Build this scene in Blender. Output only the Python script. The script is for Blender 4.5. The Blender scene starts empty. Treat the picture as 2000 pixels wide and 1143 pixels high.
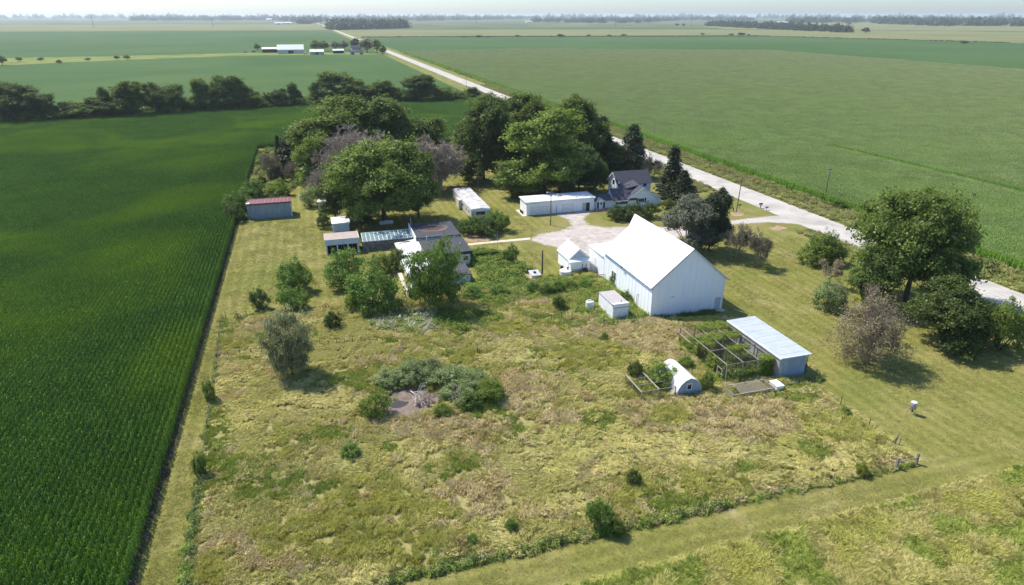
import bpy, math, random
import numpy as np
from mathutils import Vector

# ------------------------------------------------------------------ camera, sky, sun, exposure
SC = bpy.context.scene
ROOT = SC.collection
CAM_H, FPX = 50.0, 1300.0                       # camera height (m), focal length in photo pixels (2000 wide)
PITCH = math.atan(542 / FPX)
YAW = math.atan(420 / math.hypot(FPX, 542))     # the road and the farm's rows run along world +Y
cam = bpy.data.cameras.new('camera'); cam_o = bpy.data.objects.new('camera', cam); ROOT.objects.link(cam_o)
cam.sensor_width = 36.0; cam.lens = 36.0 * FPX / 2000.0; cam.clip_start = 0.5; cam.clip_end = 60000.0
cam_o.location = (0, 0, CAM_H); cam_o.rotation_euler = (math.pi / 2 - PITCH, 0, -YAW)
SC.camera = cam_o
SUN_AZ, SUN_EL = math.radians(-40.0), math.radians(54.0)   # azimuth clockwise from +Y
w = bpy.data.worlds.new('World'); SC.world = w; w.use_nodes = True
wn = w.node_tree.nodes; sky = wn.new('ShaderNodeTexSky'); sky.sky_type = 'NISHITA'; sky.sun_disc = False
sky.sun_elevation = SUN_EL; sky.sun_rotation = SUN_AZ; sky.air_density = 0.9; sky.dust_density = 0.9; sky.ozone_density = 8.0
w.node_tree.links.new(sky.outputs[0], wn['Background'].inputs[0]); wn['Background'].inputs[1].default_value = 0.15
sl = bpy.data.lights.new('sun', 'SUN'); sl.energy = 4.2; sl.angle = math.radians(0.53); sl.color = (1.0, 0.935, 0.82)
so = bpy.data.objects.new('sun', sl); ROOT.objects.link(so)
sv = Vector((math.sin(SUN_AZ) * math.cos(SUN_EL), math.cos(SUN_AZ) * math.cos(SUN_EL), math.sin(SUN_EL)))
so.rotation_euler = (-sv).to_track_quat('-Z', 'Y').to_euler(); so.location = (-60, 60, 120)
SC.view_settings.view_transform = 'Standard'; SC.view_settings.look = 'None'
SC.view_settings.exposure = 0.60; SC.view_settings.gamma = 1.0
SC.cycles.max_bounces = 8; SC.cycles.transparent_max_bounces = 8; SC.cycles.volume_bounces = 1
SC.cycles.use_denoising = True
HAZE_D = 0.000068

# ------------------------------------------------------------------ photo pixel -> ground, and back
cp, sp, cy, sy = math.cos(PITCH), math.sin(PITCH), math.cos(YAW), math.sin(YAW)
def ray(x, y):
    u = (x - 1000) / FPX; v = (y - 571.5) / FPX
    f = cp - v * sp; up = -sp - v * cp
    return (u * cy + f * sy, -u * sy + f * cy, up)
def g(x, y, z=0.0):
    d = ray(x, y); t = (z - CAM_H) / d[2]
    return (d[0] * t, d[1] * t)
def mpp(x, y):                                   # metres per photo pixel for a thing standing at this ground pixel
    d = ray(x, y); return (-CAM_H / d[2]) / FPX
def proj(X, Y, Z):
    r = X * cy - Y * sy; f = X * sy + Y * cy; u = Z - CAM_H
    d = f * cp - u * sp; q = f * sp + u * cp
    return (1000 + FPX * r / d, 571.5 - FPX * q / d)
def hgt(bx, by, ty):                             # height of a thing from its base and top pixel rows
    X, Y = g(bx, by); lo, hi = 0.0, 70.0
    for _ in range(40):
        m = (lo + hi) / 2
        if proj(X, Y, m)[1] > ty: lo = m
        else: hi = m
    return lo
def gp(pts): return [g(*p) for p in pts]

# ------------------------------------------------------------------ noise and polygons
def vnoise(x, y, scale, seed=0):
    r = np.random.RandomState(seed).rand(256, 256)
    x = np.asarray(x, float) / scale + 1000; y = np.asarray(y, float) / scale + 1000
    xi = np.floor(x).astype(int); yi = np.floor(y).astype(int); fx = x - xi; fy = y - yi
    fx = fx * fx * (3 - 2 * fx); fy = fy * fy * (3 - 2 * fy)
    a = r[xi % 256, yi % 256]; b = r[(xi + 1) % 256, yi % 256]; c = r[xi % 256, (yi + 1) % 256]; d = r[(xi + 1) % 256, (yi + 1) % 256]
    return (a * (1 - fx) + b * fx) * (1 - fy) + (c * (1 - fx) + d * fx) * fy
def fbm(x, y, scale, seed=0, o=3):
    s = 0; a = 1; t = 0
    for i in range(o): s = s + a * vnoise(x, y, scale / 2 ** i, seed + i); t += a; a *= .5
    return s / t
def inside(px, py, poly):
    px = np.asarray(px, float); py = np.asarray(py, float); r = np.zeros(px.shape, bool); n = len(poly)
    for i in range(n):
        x1, y1 = poly[i]; x2, y2 = poly[(i + 1) % n]
        c = (y1 > py) != (y2 > py)
        with np.errstate(divide='ignore', invalid='ignore'):
            xx = (x2 - x1) * (py - y1) / ((y2 - y1) if y2 != y1 else 1e-9) + x1
        r ^= c & (px < xx)
    return r
def edge_dist(px, py, poly):                      # signed distance, positive inside
    d = np.full(np.shape(px), 1e9); n = len(poly)
    for i in range(n):
        x1, y1 = poly[i]; x2, y2 = poly[(i + 1) % n]; dx, dy = x2 - x1, y2 - y1
        t = np.clip(((px - x1) * dx + (py - y1) * dy) / (dx * dx + dy * dy + 1e-9), 0, 1)
        d = np.minimum(d, np.hypot(px - x1 - t * dx, py - y1 - t * dy))
    return np.where(inside(px, py, poly), d, -d)
def rnd_in(poly, n, seed):
    rs = np.random.RandomState(seed); P = np.array(poly); lo = P.min(0); hi = P.max(0); out = np.zeros((0, 2))
    while len(out) < n:
        q = lo + rs.rand(n * 3, 2) * (hi - lo); out = np.vstack([out, q[inside(q[:, 0], q[:, 1], poly)]])
    return out[:n]

# ------------------------------------------------------------------ materials (procedural)
MATS = {}
def new_mat(name):
    m = bpy.data.materials.new(name); m.use_nodes = True; nt = m.node_tree
    for n in list(nt.nodes): nt.nodes.remove(n)
    return m, nt, nt.nodes, nt.links
def coords(N, L, where, scale=(1, 1, 1)):
    mp = N.new('ShaderNodeMapping'); mp.inputs['Scale'].default_value = scale
    if where == 'world':
        ge = N.new('ShaderNodeNewGeometry'); L.new(ge.outputs['Position'], mp.inputs['Vector'])
    else:
        tc = N.new('ShaderNodeTexCoord'); L.new(tc.outputs['Object'], mp.inputs['Vector'])
    return mp.outputs[0]
def noise_n(N, L, vec, scale, detail=4, rough=.6, dist=0):
    n = N.new('ShaderNodeTexNoise'); n.inputs['Scale'].default_value = scale; n.inputs['Detail'].default_value = detail
    n.inputs['Roughness'].default_value = rough; n.inputs['Distortion'].default_value = dist; L.new(vec, n.inputs['Vector']); return n.outputs['Fac']
def ramp(N, L, fac, stops):
    r = N.new('ShaderNodeValToRGB'); e = r.color_ramp.elements
    while len(e) < len(stops): e.new(.5)
    for i, (p, c) in enumerate(stops): e[i].position = p; e[i].color = (*c, 1)
    L.new(fac, r.inputs[0]); return r.outputs[0]
def mixc(N, L, fac, a, b, mode='MIX'):
    m = N.new('ShaderNodeMix'); m.data_type = 'RGBA'; m.blend_type = mode
    for s, v in ((m.inputs[0], fac), (m.inputs[6], a), (m.inputs[7], b)):
        if hasattr(v, 'is_linked'): L.new(v, s)
        else: s.default_value = v if not isinstance(v, tuple) else (*v, 1) if len(v) == 3 else v
    return m.outputs[2]
def surf(name, c1, c2=None, scale=2.0, rough=.75, bump=0.0, bscale=None, where='object', stretch=(1, 1, 1), metal=0.0, ribs=None, spec=.3, lo=.35, hi=.68):
    """plain weathered surface: two colours mixed by noise, fine relief, optional ribs (axis, per metre, depth)"""
    m, nt, N, L = new_mat(name); out = N.new('ShaderNodeOutputMaterial'); b = N.new('ShaderNodeBsdfPrincipled'); L.new(b.outputs[0], out.inputs[0])
    v = coords(N, L, where, stretch); c2 = c2 or tuple(x * .82 for x in c1)
    f = noise_n(N, L, v, scale, 6, .65)
    L.new(ramp(N, L, f, [(lo, c2), (hi, c1)]), b.inputs['Base Color'])
    b.inputs['Roughness'].default_value = rough; b.inputs['Metallic'].default_value = metal; b.inputs['Specular IOR Level'].default_value = spec
    last = None
    if bump:
        bn = N.new('ShaderNodeBump'); bn.inputs['Strength'].default_value = bump; bn.inputs['Distance'].default_value = .05
        L.new(noise_n(N, L, v, bscale or scale * 6, 4, .7), bn.inputs['Height']); L.new(bn.outputs[0], b.inputs['Normal']); last = bn
    if ribs:
        ax, per, dep = ribs; wv = N.new('ShaderNodeTexWave'); wv.bands_direction = ax; wv.inputs['Scale'].default_value = per / math.tau * math.pi
        L.new(coords(N, L, 'object'), wv.inputs['Vector'])
        b2 = N.new('ShaderNodeBump'); b2.inputs['Strength'].default_value = .6; b2.inputs['Distance'].default_value = dep
        L.new(wv.outputs['Fac'], b2.inputs['Height'])
        if last: L.new(last.outputs[0], b2.inputs['Normal'])
        L.new(b2.outputs[0], b.inputs['Normal'])
    MATS[name] = m; return m
def leaf_mat(name, col, tip=None, trans=.5, vary=.22, gloss=.012, patch=None):
    """foliage: colour varies by leaf ('tint' face value), by plant and, if patch given, by place"""
    m, nt, N, L = new_mat(name); out = N.new('ShaderNodeOutputMaterial')
    at = N.new('ShaderNodeAttribute'); at.attribute_name = 'tint'
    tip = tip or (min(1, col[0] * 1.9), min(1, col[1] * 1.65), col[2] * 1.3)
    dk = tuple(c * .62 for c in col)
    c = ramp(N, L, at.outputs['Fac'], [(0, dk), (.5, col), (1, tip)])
    oi = N.new('ShaderNodeObjectInfo'); mr = N.new('ShaderNodeMapRange'); mr.inputs[3].default_value = 1 - vary; mr.inputs[4].default_value = 1 + vary
    L.new(oi.outputs['Random'], mr.inputs[0])
    vm = N.new('ShaderNodeVectorMath'); vm.operation = 'SCALE'; L.new(c, vm.inputs[0]); L.new(mr.outputs[0], vm.inputs['Scale']); c = vm.outputs[0]
    if patch:
        pc, psc, lo, hi = patch
        f = noise_n(N, L, coords(N, L, 'world', (1, 1, 0)), psc, 3, .55, .6)
        c = mixc(N, L, ramp(N, L, f, [(lo, (0, 0, 0)), (hi, (1, 1, 1))]), c, pc)
    d = N.new('ShaderNodeBsdfDiffuse'); t = N.new('ShaderNodeBsdfTranslucent'); gl = N.new('ShaderNodeBsdfGlossy'); gl.inputs['Roughness'].default_value = .42
    gl.inputs['Color'].default_value = (.9, .95, 1, 1)
    L.new(c, d.inputs[0]); L.new(c, t.inputs[0]); a = N.new('ShaderNodeMixShader'); a.inputs[0].default_value = trans
    L.new(d.outputs[0], a.inputs[1]); L.new(t.outputs[0], a.inputs[2])
    e = N.new('ShaderNodeMixShader'); e.inputs[0].default_value = gloss; L.new(a.outputs[0], e.inputs[1]); L.new(gl.outputs[0], e.inputs[2]); L.new(e.outputs[0], out.inputs[0])
    MATS[name] = m; return m
def ground_mat(name, stops, big, small=None, stripes=None, bump=.5, bscale=6.0, fine=(.75, 1.25), fscale=3.0, patch=None):
    """earth or turf seen from the air: broad patches, fine speckle, optional mowing stripes (axis, width, amount)"""
    m, nt, N, L = new_mat(name); out = N.new('ShaderNodeOutputMaterial'); b = N.new('ShaderNodeBsdfPrincipled'); L.new(b.outputs[0], out.inputs[0])
    v = coords(N, L, 'world', (1, 1, 0))
    c = ramp(N, L, noise_n(N, L, v, 1.0 / big, 5, .6, .4), stops)
    if patch:
        pc, pb, lo, hi = patch
        c = mixc(N, L, ramp(N, L, noise_n(N, L, v, 1.0 / pb, 4, .6), [(lo, (0, 0, 0)), (hi, (1, 1, 1))]), c, pc)
    f = noise_n(N, L, v, fscale, 5, .75)
    mr = N.new('ShaderNodeMapRange'); mr.inputs[1].default_value = .3; mr.inputs[2].default_value = .7; mr.inputs[3].default_value = fine[0]; mr.inputs[4].default_value = fine[1]; L.new(f, mr.inputs[0])
    vm = N.new('ShaderNodeVectorMath'); vm.operation = 'SCALE'; L.new(c, vm.inputs[0]); L.new(mr.outputs[0], vm.inputs['Scale']); c = vm.outputs[0]
    if stripes:
        ax, wd, am = stripes
        wv = N.new('ShaderNodeTexWave'); wv.bands_direction = ax; wv.inputs['Scale'].default_value = math.pi / (wd * 20) * 3.18; wv.inputs['Distortion'].default_value = 1.2
        wv.inputs['Detail'].default_value = 3; wv.inputs['Detail Scale'].default_value = 1.2; L.new(v, wv.inputs['Vector'])
        mr2 = N.new('ShaderNodeMapRange'); mr2.inputs[3].default_value = 1 - am; mr2.inputs[4].default_value = 1 + am; L.new(wv.outputs['Fac'], mr2.inputs[0])
        v2 = N.new('ShaderNodeVectorMath'); v2.operation = 'SCALE'; L.new(c, v2.inputs[0]); L.new(mr2.outputs[0], v2.inputs['Scale']); c = v2.outputs[0]
    L.new(c, b.inputs['Base Color']); b.inputs['Roughness'].default_value = .95; b.inputs['Specular IOR Level'].default_value = .05
    if bump:
        bn = N.new('ShaderNodeBump'); bn.inputs['Strength'].default_value = bump; bn.inputs['Distance'].default_value = .12
        L.new(noise_n(N, L, v, bscale, 5, .75), bn.inputs['Height']); L.new(bn.outputs[0], b.inputs['Normal'])
    MATS[name] = m; return m

W = (.86, .86, .85)
surf('white_paint', W, (.68, .69, .67), 1.2, .6)
surf('white_siding', (.87, .89, .89), (.80, .83, .84), 1.1, .6, stretch=(1, 1, .14), ribs=('X', 3.0, .01), lo=.3, hi=.58)
surf('white_siding_y', (.86, .88, .88), (.79, .82, .83), 1.5, .6, stretch=(1, 1, .25), ribs=('Y', 3.0, .01))
surf('white_clapboard', (.86, .88, .88), (.80, .82, .82), 1.5, .6, ribs=('Z', 5.0, .015))
surf('white_metal', (.84, .84, .84), (.74, .74, .73), .7, .45, stretch=(1, .4, 1), lo=.3, hi=.6)
surf('white_old_roof', (.80, .80, .79), (.60, .60, .60), .5, .5, stretch=(.5, 1.5, 1), lo=.28, hi=.55)
surf('grey_white', (.55, .56, .56), (.42, .43, .44), 1.5, .7)
surf('dark_glass', (.012, .016, .022), (.03, .035, .04), 1.5, .12, spec=.6)
surf('dark_inside', (.02, .02, .022), (.035, .03, .028), 2, .9)
surf('black_paint', (.018, .018, .02), (.03, .03, .03), 2, .5)
surf('shingle', (.082, .085, .105), (.055, .058, .072), 1.2, .9, bump=.5, bscale=14)
surf('roof_edge', (.05, .06, .07), (.03, .035, .04), 2, .7)
surf('tar_roof', (.075, .077, .088), (.05, .052, .06), .35, .85, bump=.25, bscale=8)
surf('rust_stain', (.15, .085, .06), (.055, .038, .035), .8, .9)
surf('stain_rim', (.22, .16, .15), (.12, .09, .09), 1.2, .9)
surf('blue_grey_metal', (.28, .35, .40), (.21, .27, .32), .9, .5, stretch=(1.5, 1, .4), ribs=('X', 5.0, .012))
surf('blue_wall', (.30, .38, .45), (.22, .29, .36), .9, .6, stretch=(1.5, 1.5, .4))
surf('light_blue_wall', (.52, .60, .66), (.42, .50, .56), 1.1, .6, ribs=('X', 5.0, .012))
surf('blue_roof_metal', (.50, .54, .57), (.42, .46, .49), .5, .45, metal=.1)
surf('red_metal', (.23, .075, .07), (.17, .055, .055), .9, .5)
surf('pink_seam', (.40, .25, .24), (.32, .19, .19), 1.2, .6)
surf('tan_roof', (.46, .38, .32), (.36, .29, .25), .9, .85, bump=.3)
surf('trailer_roof', (.70, .68, .66), (.30, .29, .31), .9, .7, stretch=(.6, 1.4, 1), lo=.38, hi=.60)
surf('trailer_wall', (.62, .60, .52), (.46, .45, .40), 1.2, .7)
surf('concrete', (.52, .49, .43), (.42, .39, .34), 1.2, .9, bump=.3)
surf('pale_concrete', (.64, .58, .46), (.54, .48, .38), 1.2, .9, bump=.3)
surf('brick_paving', (.42, .22, .16), (.33, .17, .13), 3, .9, bump=.3)
surf('stone', (.30, .29, .27), (.08, .08, .08), 1.6, .9, bump=.6, bscale=4)
surf('wood_grey', (.30, .26, .21), (.19, .165, .14), 2, .9, stretch=(3, 3, .4), bump=.4)
surf('wood_pole', (.20, .15, .115), (.13, .10, .08), 2, .9, stretch=(4, 4, .3), bump=.4)
surf('wood_dark', (.10, .08, .065), (.06, .05, .042), 2, .9, stretch=(4, 4, .3))
surf('pale_wood', (.50, .45, .38), (.36, .32, .26), 2, .9, stretch=(2, 2, .5))
surf('box_roof', (.46, .43, .41), (.38, .35, .33), 1.0, .8)
surf('galvanised', (.42, .44, .46), (.32, .33, .35), 2, .4, metal=.5)
surf('wire', (.085, .075, .065), (.06, .052, .046), 2, .6, metal=.3)
surf('steel_pole', (.12, .115, .11), (.09, .085, .08), 2, .7)
surf('red_paint', (.45, .04, .035), (.35, .03, .03), 2, .5)
surf('blue_paint', (.08, .16, .30), (.06, .12, .22), 2, .5)
surf('bark', (.12, .095, .075), (.07, .055, .045), 3, .95, stretch=(2, 2, .4), bump=.7)
surf('dead_bark', (.40, .335, .26), (.28, .23, .18), 2, .95)
surf('dead_bark_brown', (.33, .27, .18), (.24, .19, .125), 2, .95)
surf('pale_bark', (.62, .58, .52), (.46, .42, .37), 2, .95)
surf('tank_white', (.78, .78, .74), (.62, .61, .56), 1.5, .5)
surf('rubber', (.03, .03, .03), (.05, .045, .045), 3, .9)
# foliage
leaf_mat('leaf_dark', (.130, .182, .042), (.25, .31, .08))
leaf_mat('leaf_mid', (.172, .240, .046), (.33, .40, .085))
leaf_mat('leaf_bright', (.205, .285, .050), (.37, .45, .09), vary=.15)
leaf_mat('leaf_yellow', (.24, .29, .05), vary=.15)
leaf_mat('leaf_shrub', (.160, .262, .050), (.30, .41, .085))
leaf_mat('leaf_deep', (.098, .152, .038), (.19, .25, .07))
leaf_mat('leaf_willow', (.29, .31, .15), (.46, .47, .28), trans=.5)
leaf_mat('leaf_greywillow', (.29, .36, .14), (.42, .49, .22), trans=.5)
leaf_mat('leaf_cedar', (.060, .078, .034), (.105, .125, .058), trans=.2)
leaf_mat('leaf_greycedar', (.165, .175, .110), (.26, .27, .18), trans=.35)
leaf_mat('leaf_brown', (.33, .28, .15), (.45, .38, .22), trans=.35)
leaf_mat('leaf_far', (.060, .088, .038), (.085, .115, .05), trans=.15)
leaf_mat('leaf_white', (.62, .62, .46), (.85, .85, .74))
# crops and grass
leaf_mat('corn_leaf', (.108, .222, .022), (.262, .400, .080), trans=.32, vary=.08, gloss=.016, patch=((.220, .335, .026, 1), .020, .47, .64))
leaf_mat('corn_leaf_east', (.190, .385, .035), (.35, .56, .10), trans=.30, vary=.08, gloss=.01, patch=((.23, .45, .030, 1), .012, .54, .70))
leaf_mat('tassel', (.50, .47, .23), (.60, .57, .32), trans=.3, vary=.1)
leaf_mat('grass_olive', (.50, .470, .150), (.65, .60, .24), trans=.15, vary=.1, gloss=0.0, patch=((.54, .485, .19, 1), .055, .42, .68))
leaf_mat('grass_straw', (.57, .515, .190), (.69, .63, .28), trans=.15, vary=.1, gloss=.005, patch=((.52, .50, .145, 1), .07, .44, .68))
leaf_mat('grass_pink', (.60, .50, .245), (.72, .62, .36), trans=.15, vary=.1, gloss=0.0)
leaf_mat('grass_green', (.33, .39, .080), (.45, .50, .13), trans=.15, vary=.1, gloss=0.0)
leaf_mat('grass_yellow', (.49, .485, .12), (.62, .59, .20), trans=.15, vary=.1, gloss=0.0)
leaf_mat('grass_verge', (.36, .37, .12), (.52, .50, .21), trans=.18, vary=.2, gloss=0.0, patch=((.42, .37, .18, 1), .09, .5, .66))
leaf_mat('grass_lawn', (.42, .415, .120), (.56, .54, .20), trans=.15, vary=.1, gloss=0.0, patch=((.46, .42, .17, 1), .08, .45, .65))
leaf_mat('weed', (.250, .370, .066), (.39, .50, .12), vary=.2, patch=((.33, .39, .080, 1), .12, .5, .66))
leaf_mat('vine', (.27, .36, .055), (.42, .50, .09), vary=.15)

# ------------------------------------------------------------------ mesh building
class MB:
    def __init__(s): s.v = []; s.f = []
    def quad(s, *p): n = len(s.v); s.v += [tuple(q) for q in p]; s.f.append(tuple(range(n, n + len(p)))); return s
    def box(s, x0, x1, y0, y1, z0, z1):
        n = len(s.v); s.v += [(x, y, z) for z in (z0, z1) for y in (y0, y1) for x in (x0, x1)]
        s.f += [tuple(n + i for i in q) for q in ((0, 2, 3, 1), (4, 5, 7, 6), (0, 1, 5, 4), (2, 6, 7, 3), (0, 4, 6, 2), (1, 3, 7, 5))]; return s
    def extrude(s, pts, d):                       # closed prism: polygon pts moved by vector d
        n = len(s.v); k = len(pts); s.v += [tuple(p) for p in pts] + [(p[0] + d[0], p[1] + d[1], p[2] + d[2]) for p in pts]
        s.f += [tuple(n + i for i in range(k))[::-1], tuple(n + k + i for i in range(k))]
        s.f += [(n + i, n + (i + 1) % k, n + k + (i + 1) % k, n + k + i) for i in range(k)]; return s
    def tube(s, p, q, r0, r1=None, k=6):
        r1 = r0 if r1 is None else r1; p = Vector(p); q = Vector(q); d = (q - p).normalized()
        a = d.cross(Vector((0, 0, 1)) if abs(d.z) < .9 else Vector((1, 0, 0))).normalized(); b = d.cross(a); n = len(s.v)
        for c, r in ((p, r0), (q, r1)):
            s.v += [tuple(c + a * (r * math.cos(math.tau * i / k)) + b * (r * math.sin(math.tau * i / k))) for i in range(k)]
        s.f += [(n + i, n + k + i, n + k + (i + 1) % k, n + (i + 1) % k) for i in range(k)]
        s.f += [tuple(n + i for i in range(k)), tuple(n + k + i for i in range(k))[::-1]]; return s
    def lathe(s, c, prof, k=16):                  # profile of (radius, z) about the vertical through c
        n = len(s.v); m = len(prof)
        for r, z in prof: s.v += [(c[0] + r * math.cos(math.tau * i / k), c[1] + r * math.sin(math.tau * i / k), c[2] + z) for i in range(k)]
        for j in range(m - 1): s.f += [(n + j * k + i, n + j * k + (i + 1) % k, n + (j + 1) * k + (i + 1) % k, n + (j + 1) * k + i) for i in range(k)]
        s.f += [tuple(n + i for i in range(k))[::-1], tuple(n + (m - 1) * k + i for i in range(k))]; return s
    def slab(s, a, b, c, d, t):                   # sheet with top corners a b c d and thickness t downwards along its normal
        a, b, c, d = map(Vector, (a, b, c, d)); n = (b - a).cross(d - a).normalized()
        if n.z < 0: n = -n
        return s.extrude([a, b, c, d], -n * t)
LOC = {}
def link(o, parent=None):
    ROOT.objects.link(o)
    if parent is not None: o.parent = parent
    return o
def thing(name, label, cat, loc, group=None, rz=0):
    o = bpy.data.objects.new(name, None); o.empty_display_size = .5; link(o); o.location = (loc[0], loc[1], loc[2] if len(loc) > 2 else 0); o.rotation_euler[2] = rz
    LOC[o.name] = Vector(o.location); tag(o, label, cat, group); return o
def tag(o, label=None, cat=None, group=None, kind=None):
    for k, v in (('label', label), ('category', cat), ('group', group), ('kind', kind)):
        if v: o[k] = v
    return o
def build(name, mb, m, parent=None, smooth=False, shift=True):
    """world-space mesh -> one object; a part's vertices are stored relative to its thing"""
    me = bpy.data.meshes.new(name); off = LOC.get(parent.name, Vector()) if parent is not None and shift else Vector()
    me.from_pydata([(v[0] - off.x, v[1] - off.y, v[2] - off.z) for v in mb.v], [], mb.f); me.materials.append(MATS[m] if isinstance(m, str) else m)
    import bmesh
    bm = bmesh.new(); bm.from_mesh(me); bmesh.ops.recalc_face_normals(bm, faces=bm.faces); bm.to_mesh(me); bm.free()
    if smooth: me.polygons.foreach_set('use_smooth', [True] * len(me.polygons))
    o = link(bpy.data.objects.new(name, me), parent)
    if parent is not None: LOC[o.name] = off
    return o
def bx(*a): return MB().box(*a)
def struct(o): o['kind'] = 'structure'; return o
def np_mesh(name, verts, quads, m, tint=None, attrs=None, smooth=False):
    me = bpy.data.meshes.new(name); k = quads.shape[1]
    me.vertices.add(len(verts)); me.vertices.foreach_set('co', np.ascontiguousarray(verts, np.float32).ravel())
    me.loops.add(quads.size); me.loops.foreach_set('vertex_index', np.ascontiguousarray(quads, np.int32).ravel())
    me.polygons.add(len(quads)); me.polygons.foreach_set('loop_start', np.arange(0, quads.size, k, dtype=np.int32))
    if tint is not None:
        a = me.attributes.new('tint', 'FLOAT', 'FACE'); a.data.foreach_set('value', np.ascontiguousarray(tint, np.float32))
    for nm, val in (attrs or {}).items():
        a = me.attributes.new(nm, 'FLOAT', 'POINT'); a.data.foreach_set('value', np.ascontiguousarray(val, np.float32))
    for q in (m if isinstance(m, (list, tuple)) else [m]): me.materials.append(MATS[q] if isinstance(q, str) else q)
    if smooth: me.polygons.foreach_set('use_smooth', np.ones(len(quads), bool))
    me.update(calc_edges=True); return me

# ------------------------------------------------------------------ leaves, crowns, branches
def unit(a): return a / (np.linalg.norm(a, axis=-1, keepdims=True) + 1e-9)
def leaf_quads(P, Nrm, size, rs, ratio=1.6, along=None):
    n = len(P); T = along if along is not None else rs.randn(n, 3)
    T = unit(T - Nrm * (T * Nrm).sum(1, keepdims=True)); B = np.cross(Nrm, T)
    s = (size * (.6 + .8 * rs.rand(n)))[:, None]; a = T * s * .5 * ratio ** .5; b = B * s * .5 / ratio ** .5
    fold = Nrm * s * .10
    V = np.stack([P - a, P - b + a * .15 + fold, P + a, P + b + a * .15 + fold], 1).reshape(-1, 3)
    return V, np.arange(4 * n).reshape(-1, 4)
def crown_mesh(name, rs, lobes, ncl, per, clr, leaf, m, up=.45, flat=.7, low=.35, ratio=1.5, lump=.18, shell=.55, droop=None, fit=None):
    lobes = np.array(lobes, float); area = (lobes[:, 3] * lobes[:, 4] + lobes[:, 4] * lobes[:, 5] + lobes[:, 3] * lobes[:, 5]); pr = area / area.sum()
    C = []; D = []
    while sum(map(len, C)) < ncl:
        k = rs.choice(len(lobes), ncl * 2, p=pr); d = unit(rs.randn(ncl * 2, 3))
        keep = (d[:, 2] > -low) | (rs.rand(len(d)) < .25); k = k[keep]; d = d[keep]; L = lobes[k]
        ph = L[:, 0] * 3.1 + L[:, 1] * 1.7
        bumpy = 1 + lump * (np.sin(d[:, 0] * 5 + ph) * np.sin(d[:, 1] * 6 + ph * 2) + .6 * np.sin(d[:, 2] * 8 + ph))
        r = (1 - shell * rs.rand(len(d)) ** 2.2) * bumpy * (1 + .13 * np.clip(rs.randn(len(d)), -1, 2.2))
        p = L[:, :3] + d * L[:, 3:6] * r[:, None]; sc = 5.2 / max(1.0, lobes[:, 3].max())
        gapf = np.sin(p[:, 0] * sc + 1.3 * np.sin(p[:, 2] * sc * .8)) + np.sin(p[:, 1] * sc * 1.1 + p[:, 2] * sc * .6) + np.sin(p[:, 2] * sc * 1.4 + p[:, 0] * .5)
        q = (p[:, None, :] - lobes[None, :, :3]) / lobes[None, :, 3:6]; dep = np.linalg.norm(q, axis=2); dep[np.arange(len(p)), k] = 9
        ok = (dep.min(1) > .70) & (p[:, 2] > .3) & (gapf > -.8 + .5 * rs.rand(len(p))); C.append(p[ok]); D.append(d[ok])
    C = np.vstack(C)[:ncl]; D = np.vstack(D)[:ncl]; n = ncl
    off = rs.randn(n, per, 3) * clr * np.array([1, 1, flat]) * (.6 + .8 * rs.rand(n, 1, 1))
    P = (C[:, None, :] + off).reshape(-1, 3)
    Nr = unit(np.repeat(D, per, 0) * .55 + np.array([0, 0, up]) + rs.randn(len(P), 3) * .55)
    ct = np.repeat(rs.rand(n), per); tint = np.clip(.55 * ct + .45 * rs.rand(len(P)), 0, 1)
    along = None
    if droop: along = np.tile(np.array([[0, 0, -1.0]]), (len(P), 1)) + rs.randn(len(P), 3) * droop; Nr = unit(np.repeat(D, per, 0) * np.array([1, 1, .3]) + rs.randn(len(P), 3) * .5)
    V, Q = leaf_quads(P, Nr, leaf, rs, ratio, along)
    V[:, 2] = np.maximum(V[:, 2], .05)
    if fit:
        kx = fit[1] / np.percentile(np.hypot(V[:, 0], V[:, 1]), 96); kz = fit[0] / np.percentile(V[:, 2], 99.7); V *= np.array([kx, kx, kz])
    return np_mesh(name, V, Q, m, tint)
def tubes_mesh(name, segs, m, k=4):
    """segs rows: x0 y0 z0 x1 y1 z1 r0 r1"""
    S = np.array(segs, float); p = S[:, :3]; q = S[:, 3:6]; d = unit(q - p)
    ref = np.where(np.abs(d[:, 2:3]) < .9, np.array([[0, 0, 1.0]]), np.array([[1.0, 0, 0]])); a = unit(np.cross(d, ref)); b = np.cross(d, a)
    ang = np.arange(k) * math.tau / k; ring = a[:, None, :] * np.cos(ang)[None, :, None] + b[:, None, :] * np.sin(ang)[None, :, None]
    V = np.concatenate([p[:, None] + ring * S[:, 6][:, None, None], q[:, None] + ring * S[:, 7][:, None, None]], 1).reshape(-1, 3)
    base = (np.arange(len(S)) * 2 * k)[:, None, None]; i = np.arange(k)
    Q = (base + np.stack([i, k + i, k + (i + 1) % k, (i + 1) % k], 1)[None]).reshape(-1, 4)
    return np_mesh(name, V, Q, m, smooth=True)
def limbs(rs, lobes, h0, r0):
    segs = [(0, 0, -.2, .02 * h0, .01 * h0, h0 * .5, r0 * 1.25, r0 * .9), (.02 * h0, .01 * h0, h0 * .5, 0, 0, h0, r0 * .9, r0 * .7)]
    for L in lobes:
        t = Vector((L[0], L[1], L[2])); s = Vector((0, 0, h0 * (.75 + .25 * rs.rand()))); mid = s.lerp(t, .5) + Vector((rs.randn() * .2, rs.randn() * .2, .1 * h0)); r = r0 * .45
        segs += [(*s, *mid, r, r * .6), (*mid, *t, r * .6, r * .2)]
        for _ in range(3):
            e = t + Vector((rs.randn() * L[3] * .45, rs.randn() * L[4] * .45, abs(rs.randn()) * L[5] * .45)); segs.append((*mid.lerp(t, .6), *e, r * .3, r * .08))
    return segs
PROTO = {}
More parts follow.
